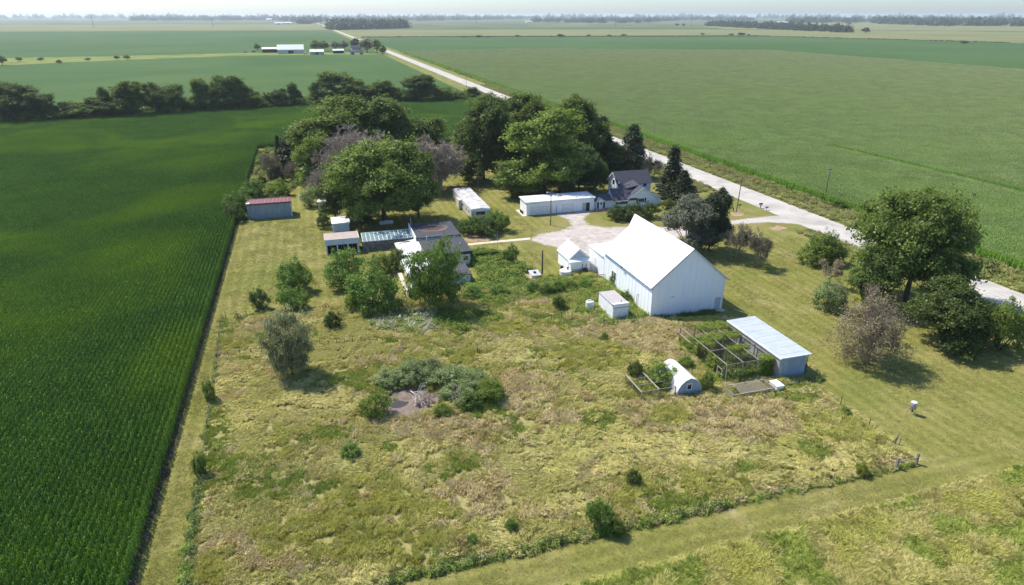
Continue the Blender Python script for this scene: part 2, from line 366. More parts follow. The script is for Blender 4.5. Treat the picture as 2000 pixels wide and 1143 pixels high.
def proto_tree(key, seed, H, R, nl, ncl, per, clr, leaf, h0=.28, zr=(.42, .84), lr=(.30, .44), r0=None, tall=1.0, **kw):
    rs = np.random.RandomState(seed); lobes = [(0, 0, H * .62, R * .55, R * .55, H * .26)]
    for i in range(nl):
        a = math.tau * (i + rs.rand() * .7) / nl * 1.62; z = H * (zr[0] + (zr[1] - zr[0]) * ((i + .5) / nl)); q = R * (.66 - .34 * max(0, (z / H - .5) / .4)) * (.75 + .4 * rs.rand())
        r = R * (lr[0] + (lr[1] - lr[0]) * rs.rand()); lobes.append((q * math.cos(a), q * math.sin(a), z, r, r, r * .85 * tall))
    cm = crown_mesh(key + '_crown', rs, lobes, ncl, per, clr, leaf, 'leaf_mid', fit=(H, R), **kw)
    tm = tubes_mesh(key + '_trunk', limbs(rs, lobes, H * h0, r0 or H * .022), 'bark', 6)
    PROTO[key] = (tm, cm, H, R)
def proto_bush(key, seed, H, R, nl, ncl, per, clr, leaf, **kw):
    rs = np.random.RandomState(seed); lobes = [(0, 0, H * .5, R * .7, R * .7, H * .45)]
    for i in range(nl):
        a = math.tau * i / nl + rs.rand(); q = R * (.4 + .25 * rs.rand()); r = R * (.36 + .16 * rs.rand()); lobes.append((q * math.cos(a), q * math.sin(a), H * (.30 + .34 * rs.rand()), r, r, H * .30))
    kw.setdefault('low', .75); cm = crown_mesh(key + '_foliage', rs, lobes, ncl, per, clr, leaf, 'leaf_shrub', fit=(H, R), **kw)
    segs = []
    for L in lobes: segs += [(L[0] * .1, L[1] * .1, -.1, L[0] * .6, L[1] * .6, L[2] * .6, H * .02, H * .015), (L[0] * .6, L[1] * .6, L[2] * .6, L[0], L[1], L[2] + L[5] * .5, H * .015, H * .006)]
    PROTO[key] = (tubes_mesh(key + '_stems', segs, 'bark', 5), cm, H, R)
def proto_conifer(key, seed, H, R, n, leaf, power=1.0, base=.08, ragged=.2, per=14):
    rs = np.random.RandomState(seed); u = rs.rand(n) ** .75; z = H * (base + (1 - base) * (1 - u ** 1.0)); prof = np.clip((1 - (z / H - base) / (1 - base)), 0, 1) ** power
    prof = np.minimum(prof * 1.25, .55 + prof * .5) * np.clip((z / H - base * .3) / .12, .3, 1)
    a = rs.rand(n) * math.tau; tier = 1 + ragged * np.sin(z / H * 34 + 2 * np.sin(a * 3)) + ragged * .7 * np.sin(a * 5 + z * 2.2)
    r = R * prof * (1 - .5 * rs.rand(n) ** 2) * tier
    C = np.stack([r * np.cos(a), r * np.sin(a), z - .12 * r], 1); D = unit(np.stack([np.cos(a), np.sin(a), np.full(n, .1)], 1))
    P = (C[:, None] + rs.randn(n, per, 3) * np.array([1, 1, .55]) * leaf * 1.0).reshape(-1, 3); Dr = np.repeat(D, per, 0)
    along = Dr + rs.randn(len(P), 3) * .5 - np.array([0, 0, .25]); Nr = unit(np.array([0, 0, .8]) + Dr * .4 + rs.randn(len(P), 3) * .45)
    V, Q = leaf_quads(P, Nr, leaf, rs, 2.2, along); V[:, 2] = np.maximum(V[:, 2], .05)
    tint = np.clip(.6 * np.repeat(rs.rand(n), per) + .4 * rs.rand(len(P)), 0, 1)
    cm = np_mesh(key + '_crown', V, Q, 'leaf_cedar', tint)
    segs = [(0, 0, -.2, 0, 0, H * .5, H * .022, H * .014), (0, 0, H * .5, 0, 0, H * .97, H * .014, .02)]
    for i in range(26):
        j = rs.randint(n); segs.append((0, 0, C[j, 2] + .3, C[j, 0] * .9, C[j, 1] * .9, C[j, 2], .07, .03))
    PROTO[key] = (tubes_mesh(key + '_trunk', segs, 'bark', 5), cm, H, R)
def bare_segs(rs, H, R, levels=5, kids=3, r0=.3, spread=.62, stems=1, twig=.018):
    out = []
    def grow(p, d, ln, r, lv):
        q = p + d * ln; out.append((*p, *q, r, r * .72))
        if lv == 0: return
        for i in range(kids + (1 if lv < 3 else 0)):
            nd = (d + Vector((rs.randn(), rs.randn(), rs.randn() * .7 + .12)) * spread).normalized(); s = p.lerp(q, .45 + .55 * rs.rand())
            grow(s, nd, ln * (.58 + .26 * rs.rand()), max(twig, r * .55), lv - 1)
    for i in range(stems):
        a = rs.rand() * math.tau; t = .05 if stems == 1 else .35
        grow(Vector((math.cos(a) * .1 * stems, math.sin(a) * .1 * stems, 0)), Vector((math.cos(a) * t, math.sin(a) * t, 1)).normalized(), H * .36, r0, levels)
    S = np.array(out); lo = S[:, [2, 5]].max(); S[:, [2, 5]] *= H / lo
    rad = np.percentile(np.hypot(S[:, 3], S[:, 4]), 97); S[:, [0, 1, 3, 4]] *= R / rad; S[:, [2, 5]] = np.maximum(S[:, [2, 5]], -.1); return S
def proto_bare(key, seed, H, R, m='dead_bark', leaves=0, lm='leaf_brown', leaf=.12, **kw):
    rs = np.random.RandomState(seed); S = bare_segs(rs, H, R, **kw); big = S[:, 6] > .06
    big[0] = True
    tm = tubes_mesh(key + '_trunk', S[big], m, 5); k = 3
    cm = tubes_mesh(key + '_twigs', S[~big], m, k)
    fm = None
    if leaves:
        j = rs.randint(0, (~big).sum(), leaves); T = S[~big][j]; P = T[:, 3:6] + rs.randn(leaves, 3) * .12
        V, Q = leaf_quads(P, unit(rs.randn(leaves, 3) + np.array([0, 0, .6])), leaf, rs, 1.5); fm = np_mesh(key + '_leaves', V, Q, lm, rs.rand(leaves))
    PROTO[key] = (tm, cm, H, R, fm)
def plant(name, key, loc, h, r, label, cat, m=None, group=None, rz=None, parts=('trunk', 'crown')):
    """one tree or shrub: an Empty at its foot with trunk and crown; kinds share mesh data"""
    p = PROTO[key]; t = thing(name, label, cat, loc, group, rz=random.random() * 6.28 if rz is None else rz); t.scale = (r / p[3], r / p[3], h / p[2])
    for nm, me, mm in ((parts[0], p[0], None), (parts[1], p[1], m)) + ((('leaves', p[4], None),) if len(p) > 4 and p[4] else ()):
        o = bpy.data.objects.new(nm, me); link(o, t)
        if mm: o.material_slots[0].link = 'OBJECT'; o.material_slots[0].material = MATS[mm]
    return t
def at_px(name, key, bx_, by, ty, hw, label, cat='tree', m=None, group=None, **kw):
    return plant(name, key, g(bx_, by), hgt(bx_, by, ty), hw * mpp(bx_, by), label, cat, m, group, **kw)

# ------------------------------------------------------------------ scattered ground cover (stuff): copies of a few clumps on points
def proto_obj(name, me):
    return bpy.data.objects.new(name, me)
def scatter(name, label, cat, protos, pts, rot, scl, idx):
    pts = np.asarray(pts, float); n = len(pts)
    col = bpy.data.collections.new(name + '_clumps')
    for i, p in enumerate(protos): p.name = '%s_%02d' % (name, i); col.objects.link(p)
    me = bpy.data.meshes.new(name); me.vertices.add(n); me.vertices.foreach_set('co', np.ascontiguousarray(pts, np.float32).ravel())
    for nm, ty, val in (('rz', 'FLOAT', rot), ('scl', 'FLOAT_VECTOR', scl), ('idx', 'INT', idx)):
        a = me.attributes.new(nm, ty, 'POINT'); a.data.foreach_set('vector' if ty == 'FLOAT_VECTOR' else 'value', np.ascontiguousarray(val, np.int32 if ty == 'INT' else np.float32).ravel())
    o = link(bpy.data.objects.new(name, me)); tag(o, label, cat, kind='stuff')
    ng = bpy.data.node_groups.new(name, 'GeometryNodeTree'); ng.interface.new_socket('Geometry', in_out='INPUT', socket_type='NodeSocketGeometry'); ng.interface.new_socket('Geometry', in_out='OUTPUT', socket_type='NodeSocketGeometry')
    N, L = ng.nodes, ng.links; gi = N.new('NodeGroupInput'); go = N.new('NodeGroupOutput')
    ip = N.new('GeometryNodeInstanceOnPoints'); ci = N.new('GeometryNodeCollectionInfo'); ci.inputs['Collection'].default_value = col; ci.inputs['Separate Children'].default_value = True; ci.inputs['Reset Children'].default_value = True
    def na(nm, ty):
        q = N.new('GeometryNodeInputNamedAttribute'); q.data_type = ty; q.inputs['Name'].default_value = nm; return q.outputs['Attribute']
    L.new(gi.outputs[0], ip.inputs['Points']); L.new(ci.outputs[0], ip.inputs['Instance']); ip.inputs['Pick Instance'].default_value = True
    L.new(na('idx', 'INT'), ip.inputs['Instance Index']); cx = N.new('ShaderNodeCombineXYZ'); L.new(na('rz', 'FLOAT'), cx.inputs[2])
    er = N.new('FunctionNodeEulerToRotation'); L.new(cx.outputs[0], er.inputs[0]); L.new(er.outputs[0], ip.inputs['Rotation'])
    L.new(na('scl', 'FLOAT_VECTOR'), ip.inputs['Scale']); L.new(ip.outputs[0], go.inputs[0])
    md = o.modifiers.new('clumps', 'NODES'); md.node_group = ng
    return o
def corn_tile(key, seed, size, m, tassel, hmean=2.35, step=.2):
    rs = np.random.RandomState(seed); V = []; Q = []; T = []; MI = []; nb = 0
    rows = np.arange(size / .75) * .75 + .375; ys = np.arange(0, size, step)
    X, Y = np.meshgrid(rows, ys, indexing='ij'); n = X.size; bxs = X.ravel() + rs.randn(n) * .04; bys = Y.ravel() + rs.rand(n) * step; h = hmean * (.9 + .14 * rs.rand(n)); pt = rs.rand(n)
    def add(quads, tint, mi):
        nonlocal nb
        k = quads.shape[0]; V.append(quads.reshape(-1, 3)); Q.append(np.arange(4 * k).reshape(-1, 4) + nb); T.append(tint); MI.append(np.full(k, mi)); nb += 4 * k
    a0 = rs.rand(n) * math.tau
    for i, fz in enumerate((.30, .42, .54, .64, .73, .81, .88, .95)):
        a = a0 + i * math.pi + rs.randn(n) * .35; ln = (.66 - .04 * i if i < 7 else .34) * (.85 + .3 * rs.rand(n)); dr = np.stack([np.cos(a) * .52, np.sin(a), 0 * a], 1); sd = np.stack([-np.sin(a), np.cos(a), 0 * a], 1)
        b = np.stack([bxs, bys, h * fz], 1); wv = .06
        p1 = b + dr * (ln * .5)[:, None] + np.array([0, 0, .26]) * (1 if i < 6 else 1.3); p2 = b + dr * ln[:, None] + np.stack([0 * a, 0 * a, .02 - .22 * rs.rand(n) + (.2 if i > 5 else 0)], 1)
        add(np.stack([b - sd * wv * .7, b + sd * wv * .7, p1 + sd * wv, p1 - sd * wv], 1), np.clip(.25 * pt + .55 * rs.rand(n), 0, 1), 0)
        add(np.stack([p1 - sd * wv, p1 + sd * wv, p2 + sd * .012, p2 - sd * .012], 1), np.clip(.25 * pt + .3 + .5 * rs.rand(n), 0, 1), 0)
    s = .018; b = np.stack([bxs, bys, 0 * h], 1); t = np.stack([bxs, bys, h], 1); ex = np.array([s, s, 0])
    add(np.stack([b - ex, b + ex, t + ex * .5, t - ex * .5], 1), np.full(n, .3), 0)
    if tassel:
        for j in range(3):
            a = rs.rand(n) * math.tau; o = np.stack([np.cos(a) * .10, np.sin(a) * .10, .30 + .12 * rs.rand(n)], 1); sd = np.stack([-np.sin(a), np.cos(a), 0 * a], 1) * .022
            add(np.stack([t - sd - np.array([0, 0, .05]), t + sd - np.array([0, 0, .05]), t + o + sd, t + o - sd], 1), rs.rand(n), 1)
    V = np.vstack(V) - np.array([size / 2, size / 2, 0]); me = np_mesh(key, V, np.vstack(Q), [m, 'tassel'], np.concatenate(T)); me.polygons.foreach_set('material_index', np.concatenate(MI).astype(np.int32))
    return proto_obj(key, me)
def grass_clump(key, seed, size, tufts, per, h, m, lean=.35, lodged=0.0, wide=.035, head=0.0):
    """a square of turf: tufts of bent blades; lodged > 0 lays them down along +X"""
    rs = np.random.RandomState(seed); n = tufts * per; c = (rs.rand(tufts, 2) - .5) * size; th = .6 + .8 * rs.rand(tufts); ti = rs.rand(tufts); k = np.repeat(np.arange(tufts), per)
    b = np.concatenate([c[k] + rs.randn(n, 2) * .10, np.zeros((n, 1))], 1); ln = h * th[k] * (.7 + .6 * rs.rand(n)); a = rs.rand(n) * math.tau
    d = np.stack([np.cos(a), np.sin(a), 0 * a], 1) * lean * (.3 + rs.rand(n))[:, None]
    if lodged: d = d * .6 + np.array([1.0, 0, 0]) * lodged * (.6 + .6 * rs.rand(n))[:, None]
    up = np.array([0, 0, 1.0]); m1 = b + unit(up + d * .6) * (ln * .55)[:, None]; d2 = unit(up * (.9 - .75 * min(1, lodged)) + d * 1.6); t = m1 + d2 * (ln * .5)[:, None]
    t[:, 2] = np.maximum(t[:, 2], .04)
    sd = unit(np.cross(d2, rs.randn(n, 3))) * wide * (.6 + .8 * rs.rand(n))[:, None]; tip = sd * (head if head else .25)
    q = np.stack([np.stack([b - sd * .6, b + sd * .6, m1 + sd, m1 - sd], 1), np.stack([m1 - sd, m1 + sd, t + tip, t - tip], 1)], 1).reshape(-1, 3)
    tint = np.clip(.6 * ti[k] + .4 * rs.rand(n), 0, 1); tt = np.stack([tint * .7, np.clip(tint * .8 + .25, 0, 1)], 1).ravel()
    return proto_obj(key, np_mesh(key, q, np.arange(len(q)).reshape(-1, 4), m, tt))
def weed_clump(key, seed, R, h, n, leaf, m, spiky=0):
    rs = np.random.RandomState(seed); d = unit(rs.randn(n, 3)); d[:, 2] = np.abs(d[:, 2]); r = 1 - .6 * rs.rand(n) ** 2
    P = d * r[:, None] * np.array([R, R, h]) * (1 + .3 * np.sin(d[:, :1] * 7 + seed)); P[:, 2] += .05
    V, Q = leaf_quads(P, unit(d * .5 + np.array([0, 0, .7]) + rs.randn(n, 3) * .5), leaf, rs, 1.5 if not spiky else 3)
    V[:, 2] = np.maximum(V[:, 2], .02)
    return proto_obj(key, np_mesh(key, V, Q, m, rs.rand(n)))
def spread(n, seed, s0=.8, s1=1.3):
    rs = np.random.RandomState(seed); s = s0 + (s1 - s0) * rs.rand(n); return rs.rand(n) * math.tau, np.stack([s, s, s * (.8 + .4 * rs.rand(n))], 1)

# ================================================================== THE SETTING: ground, fields, road, yard, pond
ground_mat('far_land', [(.30, (0.074, 0.111, 0.042)), (.42, (0.141, 0.141, 0.060)), (.5, (0.056, 0.100, 0.039)), (.58, (0.178, 0.155, 0.077)), (.7, (0.089, 0.118, 0.049))], 900, fine=(.9, 1.1), fscale=.05, bump=0)
ground_mat('lawn_turf', [(.30, (.158, .166, .040)), (.46, (.198, .192, .052)), (.58, (.228, .212, .069)), (.72, (.285, .248, .105))], 7, stripes=('X', 3.4, .10), bump=.6, bscale=4, fine=(.70, 1.24), fscale=1.3, patch=((.160, .178, .040, 1), 20, .54, .68))
ground_mat('lane_turf', [(.30, (.158, .166, .040)), (.46, (.198, .192, .052)), (.58, (.228, .212, .069)), (.72, (.285, .248, .105))], 7, stripes=('Y', 3.0, .10), bump=.6, bscale=4, fine=(.70, 1.24), fscale=1.3, patch=((.160, .178, .040, 1), 20, .54, .68))
ground_mat('soil', [(.35, (.055, .045, .032)), (.6, (.095, .078, .055))], 2, fine=(.7, 1.3), fscale=4)
ground_mat('corn_floor', [(.35, (0.030, 0.060, 0.014)), (.6, (0.045, 0.078, 0.020))], 5, fine=(.7, 1.3), fscale=4)
ground_mat('soy', [(.36, (0.053, 0.104, 0.028)), (.55, (0.068, 0.119, 0.034)), (.68, (0.090, 0.130, 0.034))], 160, stripes=('Y', 6, .05), fine=(.88, 1.12), fscale=.22, bump=.15, bscale=.5)
ground_mat('soy_far', [(.36, (0.054, 0.105, 0.030)), (.55, (0.067, 0.118, 0.036)), (.68, (0.083, 0.123, 0.039))], 300, stripes=('Y', 12, .04), fine=(.92, 1.08), fscale=.1, bump=0)
ground_mat('tassel_field', [(.36, (0.152, 0.168, 0.065)), (.55, (0.188, 0.188, 0.080)), (.68, (0.204, 0.188, 0.091))], 260, stripes=('X', 10, .03), fine=(.92, 1.08), fscale=.1, bump=0)
ground_mat('corn_far_floor', [(.36, (0.130, 0.198, 0.047)), (.55, (0.150, 0.209, 0.056)), (.68, (0.170, 0.220, 0.064))], 90, fine=(.85, 1.15), fscale=.5, bump=.2)
ground_mat('weedy_land', [(.32, (0.096, 0.152, 0.034)), (.5, (0.176, 0.216, 0.053)), (.66, (0.240, 0.232, 0.076))], 25, fine=(.7, 1.25), fscale=.25, bump=.3)
ground_mat('verge_turf', [(.32, (0.128, 0.153, 0.036)), (.5, (0.187, 0.196, 0.052)), (.68, (0.255, 0.221, 0.089))], 6, fine=(.75, 1.2), fscale=2, bump=.6)
ground_mat('gravel_road', [(.34, (.36, .335, .295)), (.5, (.45, .42, .375)), (.66, (.51, .48, .43))], 7, stripes=('X', 2.3, .05), fine=(.90, 1.08), fscale=3, bump=.3, bscale=9)
ground_mat('pasture_floor', [(.32, (.24, .24, .08)), (.48, (.30, .28, .105)), (.6, (.35, .31, .135)), (.72, (.40, .345, .17))], 5, fine=(.65, 1.2), fscale=2.2, bump=.8, bscale=4)
ground_mat('mud', [(.35, (.15, .112, .09)), (.6, (.235, .185, .155))], 1.5, fine=(.7, 1.3), fscale=5)
ground_mat('mulch', [(.35, (.30, .20, .13)), (.6, (.40, .28, .19))], 1.5, fine=(.8, 1.2), fscale=5)
def yard_mat():
    m, nt, N, L = new_mat('yard_gravel'); out = N.new('ShaderNodeOutputMaterial'); b = N.new('ShaderNodeBsdfPrincipled'); L.new(b.outputs[0], out.inputs[0])
    v = coords(N, L, 'world', (1, 1, 0)); at = N.new('ShaderNodeAttribute'); at.attribute_name = 'gravel'
    turf = ramp(N, L, noise_n(N, L, v, .14, 5, .6, .4), [(.30, (.155, .158, .042)), (.5, (.205, .192, .060)), (.70, (.260, .220, .098))])
    st = ramp(N, L, noise_n(N, L, v, .35, 6, .8), [(.32, (.30, .25, .20)), (.5, (.45, .40, .36)), (.66, (.54, .485, .445))])
    ad = N.new('ShaderNodeMath'); ad.operation = 'ADD'; L.new(at.outputs['Fac'], ad.inputs[0]); n2 = noise_n(N, L, v, 1.6, 6, .8)
    sb = N.new('ShaderNodeMath'); sb.operation = 'MULTIPLY_ADD'; sb.inputs[1].default_value = 1.5; sb.inputs[2].default_value = -.75; L.new(n2, sb.inputs[0]); L.new(sb.outputs[0], ad.inputs[1])
    L.new(mixc(N, L, ramp(N, L, ad.outputs[0], [(.42, (0, 0, 0)), (.58, (1, 1, 1))]), turf, st), b.inputs['Base Color'])
    b.inputs['Roughness'].default_value = .95; b.inputs['Specular IOR Level'].default_value = .05
    bn = N.new('ShaderNodeBump'); bn.inputs['Strength'].default_value = .5; bn.inputs['Distance'].default_value = .1; L.new(noise_n(N, L, v, 6, 5, .75), bn.inputs['Height']); L.new(bn.outputs[0], b.inputs['Normal']); MATS['yard_gravel'] = m
yard_mat()
def water_mat():
    m, nt, N, L = new_mat('pond_water'); out = N.new('ShaderNodeOutputMaterial'); b = N.new('ShaderNodeBsdfPrincipled'); L.new(b.outputs[0], out.inputs[0])
    b.inputs['Base Color'].default_value = (.055, .048, .035, 1); b.inputs['Roughness'].default_value = .12; b.inputs['Specular IOR Level'].default_value = .5; MATS['pond_water'] = m
water_mat()

def sheet(name, poly, z, m, jit=0.0, step=2.0, seed=0):
    """flat ground sheet; jit makes its outline uneven"""
    pts = []
    for i in range(len(poly)):
        a, b = poly[i], poly[(i + 1) % len(poly)]; d = math.hypot(b[0] - a[0], b[1] - a[1]); n = max(1, int(d / step)) if jit else 1
        for k in range(n): t = k / n; pts.append((a[0] + (b[0] - a[0]) * t, a[1] + (b[1] - a[1]) * t))
    if jit:
        rs = np.random.RandomState(seed); pts = [(x + rs.randn() * jit, y + rs.randn() * jit) for x, y in pts]
    mb = MB(); mb.quad(*[(x, y, z) for x, y in pts]); o = build(name, mb, m); return struct(o)
def grid(name, x0, x1, y0, y1, step, zf, m, attrs=None, mask=None):
    nx = int((x1 - x0) / step) + 1; ny = int((y1 - y0) / step) + 1; X, Y = np.meshgrid(np.linspace(x0, x1, nx), np.linspace(y0, y1, ny)); Z = zf(X, Y)
    V = np.stack([X, Y, Z], -1).reshape(-1, 3); i = np.arange(nx * ny).reshape(ny, nx); Q = np.stack([i[:-1, :-1], i[:-1, 1:], i[1:, 1:], i[1:, :-1]], -1).reshape(-1, 4)
    if mask is not None: c = V[Q].mean(1); Q = Q[mask(c[:, 0], c[:, 1])]
    me = np_mesh(name, V, Q, m, attrs={k: f(V[:, 0], V[:, 1]) for k, f in (attrs or {}).items()}, smooth=True)
    o = link(bpy.data.objects.new(name, me)); return struct(o)

struct(build('ground', MB().quad((-14000, -400, 0), (16000, -400, 0), (16000, 24000, 0), (-14000, 24000, 0)), 'far_land'))
ROAD_L, ROAD_R, CORN_E, CORN_W = 118.6, 129.0, 139.5, -21.0
sheet('lawn', [(CORN_W - 3, -60), (107, -60), (107, 300), (CORN_W - 3, 300)], .02, 'lawn_turf')
sheet('mown_lane', [(-15, 42), (5, 42.5), (22, 43), (78, 44.5), (78, 49), (65, 49.7), (-15.5, 49.7)], .026, 'lane_turf', jit=.15, step=2)
sheet('verge', [(107, -60), (ROAD_L, -60), (ROAD_L, 2600), (107, 2600)], .025, 'verge_turf')
sheet('verge', [(ROAD_R, -60), (CORN_E, -60), (CORN_E, 2600), (ROAD_R, 2600)], .025, 'verge_turf')
def road_z(X, Y): return .04 + .10 * np.clip(1 - ((X - 123.8) / 5.2) ** 2, 0, 1)
mb = MB()
for y0, y1 in [(-60 + 40 * i, -20 + 40 * i) for i in range(20)] + [(740 + 400 * i, 1140 + 400 * i) for i in range(11)]:
    for j in range(8):
        xa, xb = ROAD_L + (ROAD_R - ROAD_L) * j / 8, ROAD_L + (ROAD_R - ROAD_L) * (j + 1) / 8; za, zb = float(road_z(xa, 0)), float(road_z(xb, 0))
        mb.quad((xa, y0, za), (xb, y0, zb), (xb, y1, zb), (xa, y1, za))
struct(build('gravel_road', mb, 'gravel_road', smooth=True))
# far fields, laid edge to edge
TREE_LINE = [(-700, 187), (-146, 391), (-48, 427), (60, 436), (107, 440)]
strip_low = gp([(745, 106), (520, 108), (470, 109), (250, 117), (0, 128), (-700, 165)]); strip_top = gp([(745, 102), (520, 103.5), (470, 104), (250, 109.5), (0, 114), (-700, 135)])
strip_low[0] = (107, strip_low[0][1]); strip_top[0] = (107, strip_top[0][1])
sheet('soy_field', [(p[0], p[1] + 6) for p in TREE_LINE] + strip_low, .03, 'soy')
sheet('creek_bank', [(p[0], p[1] - 5) for p in TREE_LINE] + [(p[0], p[1] + 6) for p in TREE_LINE][::-1], .035, 'weedy_land')
sheet('weedy_strip', strip_low[::-1] + strip_top, .035, 'weedy_land', jit=2.0, step=20)
sheet('soy_field', strip_top[::-1] + [(107, 2620), (-142, 2640), (-932, 2706), (-3600, 2900)], .03, 'soy_far')
sheet('corn_field_far', [(107, 2640), (107, 4300), (-900, 4500), (-6000, 4600), (-5200, 3000), (-932, 2726), (-142, 2660)], .04, 'tassel_field')
sheet('soy_field', [(CORN_E, 1010), (312, 1047), (662, 894), (650, 60), (1230, 60), (1330, 1018), (1145, 1555), (507, 1700), (CORN_E, 1760)], .03, 'soy_far')
sheet('corn_field_far', [(CORN_E, 1770), (507, 1712), (1150, 1565), (1340, 1020), (1900, 900), (2600, 1400), (1500, 2350), (780, 2560), (CORN_E, 2700)], .035, 'tassel_field')
sheet('soy_field', [(600, 2620), (1500, 2420), (1750, 2600), (1300, 2950), (560, 2950)], .03, 'soy_far')
sheet('corn_field_far', [(1600, 2420), (2700, 1450), (5200, 2500), (3600, 4200), (1800, 2950)], .04, 'tassel_field')

# ---- corn: one mass of plants either side of the farm
def corn_points(poly, size, skip=None):
    P = np.array(poly); x = np.arange(P[:, 0].max() - size / 2, P[:, 0].min(), -size) if skip == 'from_right' else np.arange(P[:, 0].min() + size / 2, P[:, 0].max(), size); y = np.arange(P[:, 1].min() + size / 2, P[:, 1].max(), size)
    X, Y = np.meshgrid(x, y); q = np.stack([X.ravel(), Y.ravel()], 1); return q[inside(q[:, 0], q[:, 1], poly)]
def in_view(q, pad=160):
    r = q[:, 0] * cy - q[:, 1] * sy; f = q[:, 0] * sy + q[:, 1] * cy; d = f * cp + CAM_H * sp
    x = 1000 + FPX * r / np.maximum(d, 1); return (f > 5) & (x > -pad) & (x < 2000 + pad)
west = [(-260, 30), (CORN_W, 30), (CORN_W, 289), (-260, 289)]
q = corn_points(west, 6, 'from_right'); q = q[in_view(q, 350)]; rs = np.random.RandomState(5); n = len(q)
q2 = corn_points([(-420, 290), (104, 290), (104, 432), (60, 429), (-48, 420), (-146, 384), (-420, 284)], 6); q2 = q2[in_view(q2, 350)]; n2 = len(q2)
tiles = [corn_tile('corn_row_%d' % i, 10 + i, 6, 'corn_leaf', False, 2.35) for i in range(6)]
sheet('corn_soil', [(-420, 20), (CORN_W + .2, 20), (CORN_W + .2, 290), (105, 290), (105, 434), (60, 430), (-48, 421), (-146, 385), (-420, 285)], .03, 'corn_floor')
Q = np.vstack([q, q2]); hs = .92 + .16 * fbm(Q[:, 0], Q[:, 1], 40, 3)
scatter('corn_field', 'dark green cornfield in straight rows left of and behind the farmyard', 'cornfield', tiles, np.column_stack([Q, np.zeros(n + n2)]),
        np.concatenate([rs.randint(0, 2, n) * math.pi, rs.randint(0, 2, n2) * math.pi + math.pi / 2]), np.stack([np.ones(n + n2), np.ones(n + n2), hs], 1), rs.randint(0, 6, n + n2))
east = [(CORN_E, 40), (650, 40), (662, 885), (312, 1035), (CORN_E, 1005)]
q = corn_points(east, 6); q = q[in_view(q, 350)]; gap = [(194, 60), (197, 60), (203.5, 225), (200.5, 225)]
low = (q[:, 0] > 194) & (q[:, 0] < 201) & (q[:, 1] < 222); n = len(q)
tiles = [corn_tile('tasselled_row_%d' % i, 30 + i, 6, 'corn_leaf_east', True, 2.45) for i in range(6)]
sheet('corn_soil', [(CORN_E, -60), (650, -60), (662, 894), (312, 1047), (CORN_E, 1010)], .03, 'corn_far_floor')
hs = .85 + .3 * fbm(q[:, 0], q[:, 1], 60, 8); hs[low] *= .8
scatter('corn_field', 'pale green tasselled cornfield across the gravel road', 'cornfield', tiles, np.column_stack([q, np.zeros(n)]), rs.randint(0, 2, n) * math.pi, np.stack([np.where(low, .7, 1.0), np.ones(n), hs], 1), rs.randint(0, 6, n))

# ---- pasture: uneven ground with lodged grass
FY, FX0, FX1 = 49.6, -18.6, 65.6
PAST = [(-15.7, FY), (FX1, FY), (FX1, 70), (70, 72), (70, 91), (55, 96), (54, 121), (20, 121), (9, 117.5), (-18.6, 117.5)]
def past_z(X, Y):
    wx = X + 3 * (fbm(X, Y, 9, 21) - .5) * 2; wy = Y + 3 * (fbm(X, Y, 9, 22) - .5) * 2
    r = 1 - np.abs(vnoise(wx * .5 + wy * .2, wy * 1.5, 2.2, 23) * 2 - 1)
    e = np.clip(edge_dist(X, Y, PAST) / 2.0, 0, 1)
    p = np.clip(1 - np.hypot((X - 9.0) / 5.6, (Y - 80.8) / 4.6), 0, 1)            # the pond hollow
    return .035 + e * (.12 * r + .16 * (fbm(X, Y, 7, 24) - .3) + .16) * (1 - np.clip(p * 3.0, 0, 1)) + .02
grid('pasture', FX0, 70, FY, 121, .5, past_z, 'pasture_floor', mask=lambda x, y: inside(x, y, PAST))
PATCH = [  # photo-pixel ellipses: centre, radii, kind (1 straw lodged, 2 pinkish seed heads, 3 green, 4 yellow green)
    (470, 850, 62, 80, 1), (475, 735, 55, 28, 1), (600, 690, 150, 26, 1), (630, 650, 190, 24, 1), (1100, 900, 130, 60, 1), (1060, 970, 120, 35, 1), (1360, 880, 130, 40, 1), (560, 815, 90, 30, 1), (1000, 700, 70, 15, 1),
    (940, 965, 70, 50, 2), (860, 840, 140, 32, 2), (1230, 655, 110, 42, 2), (1460, 830, 110, 45, 2), (1320, 815, 120, 40, 2), (1020, 770, 60, 50, 2), (560, 1080, 120, 50, 2), (860, 1060, 60, 40, 2), (1350, 680, 60, 30, 2), (500, 640, 30, 14, 2),
    (470, 930, 70, 34, 3), (530, 955, 90, 34, 3), (640, 985, 120, 26, 4), (908, 912, 36, 27, 3), (1168, 825, 40, 16, 3), (650, 852, 40, 16, 3), (1320, 990, 60, 22, 3), (1570, 770, 70, 22, 3), (420, 880, 30, 100, 3), (480, 600, 60, 14, 3), (560, 660, 60, 12, 3), (760, 940, 30, 12, 3),
    (620, 1000, 230, 70, 0), (560, 960, 110, 30, 3), (700, 1060, 200, 50, 4), (730, 1000, 110, 60, 4), (1310, 815, 50, 24, 4), (790, 1080, 90, 40, 4), (1640, 840, 80, 30, 4), (1150, 700, 90, 30, 4), (1250, 770, 60, 20, 4)]
kind_mats = ['grass_olive', 'grass_straw', 'grass_pink', 'grass_green', 'grass_yellow']
clumps = []
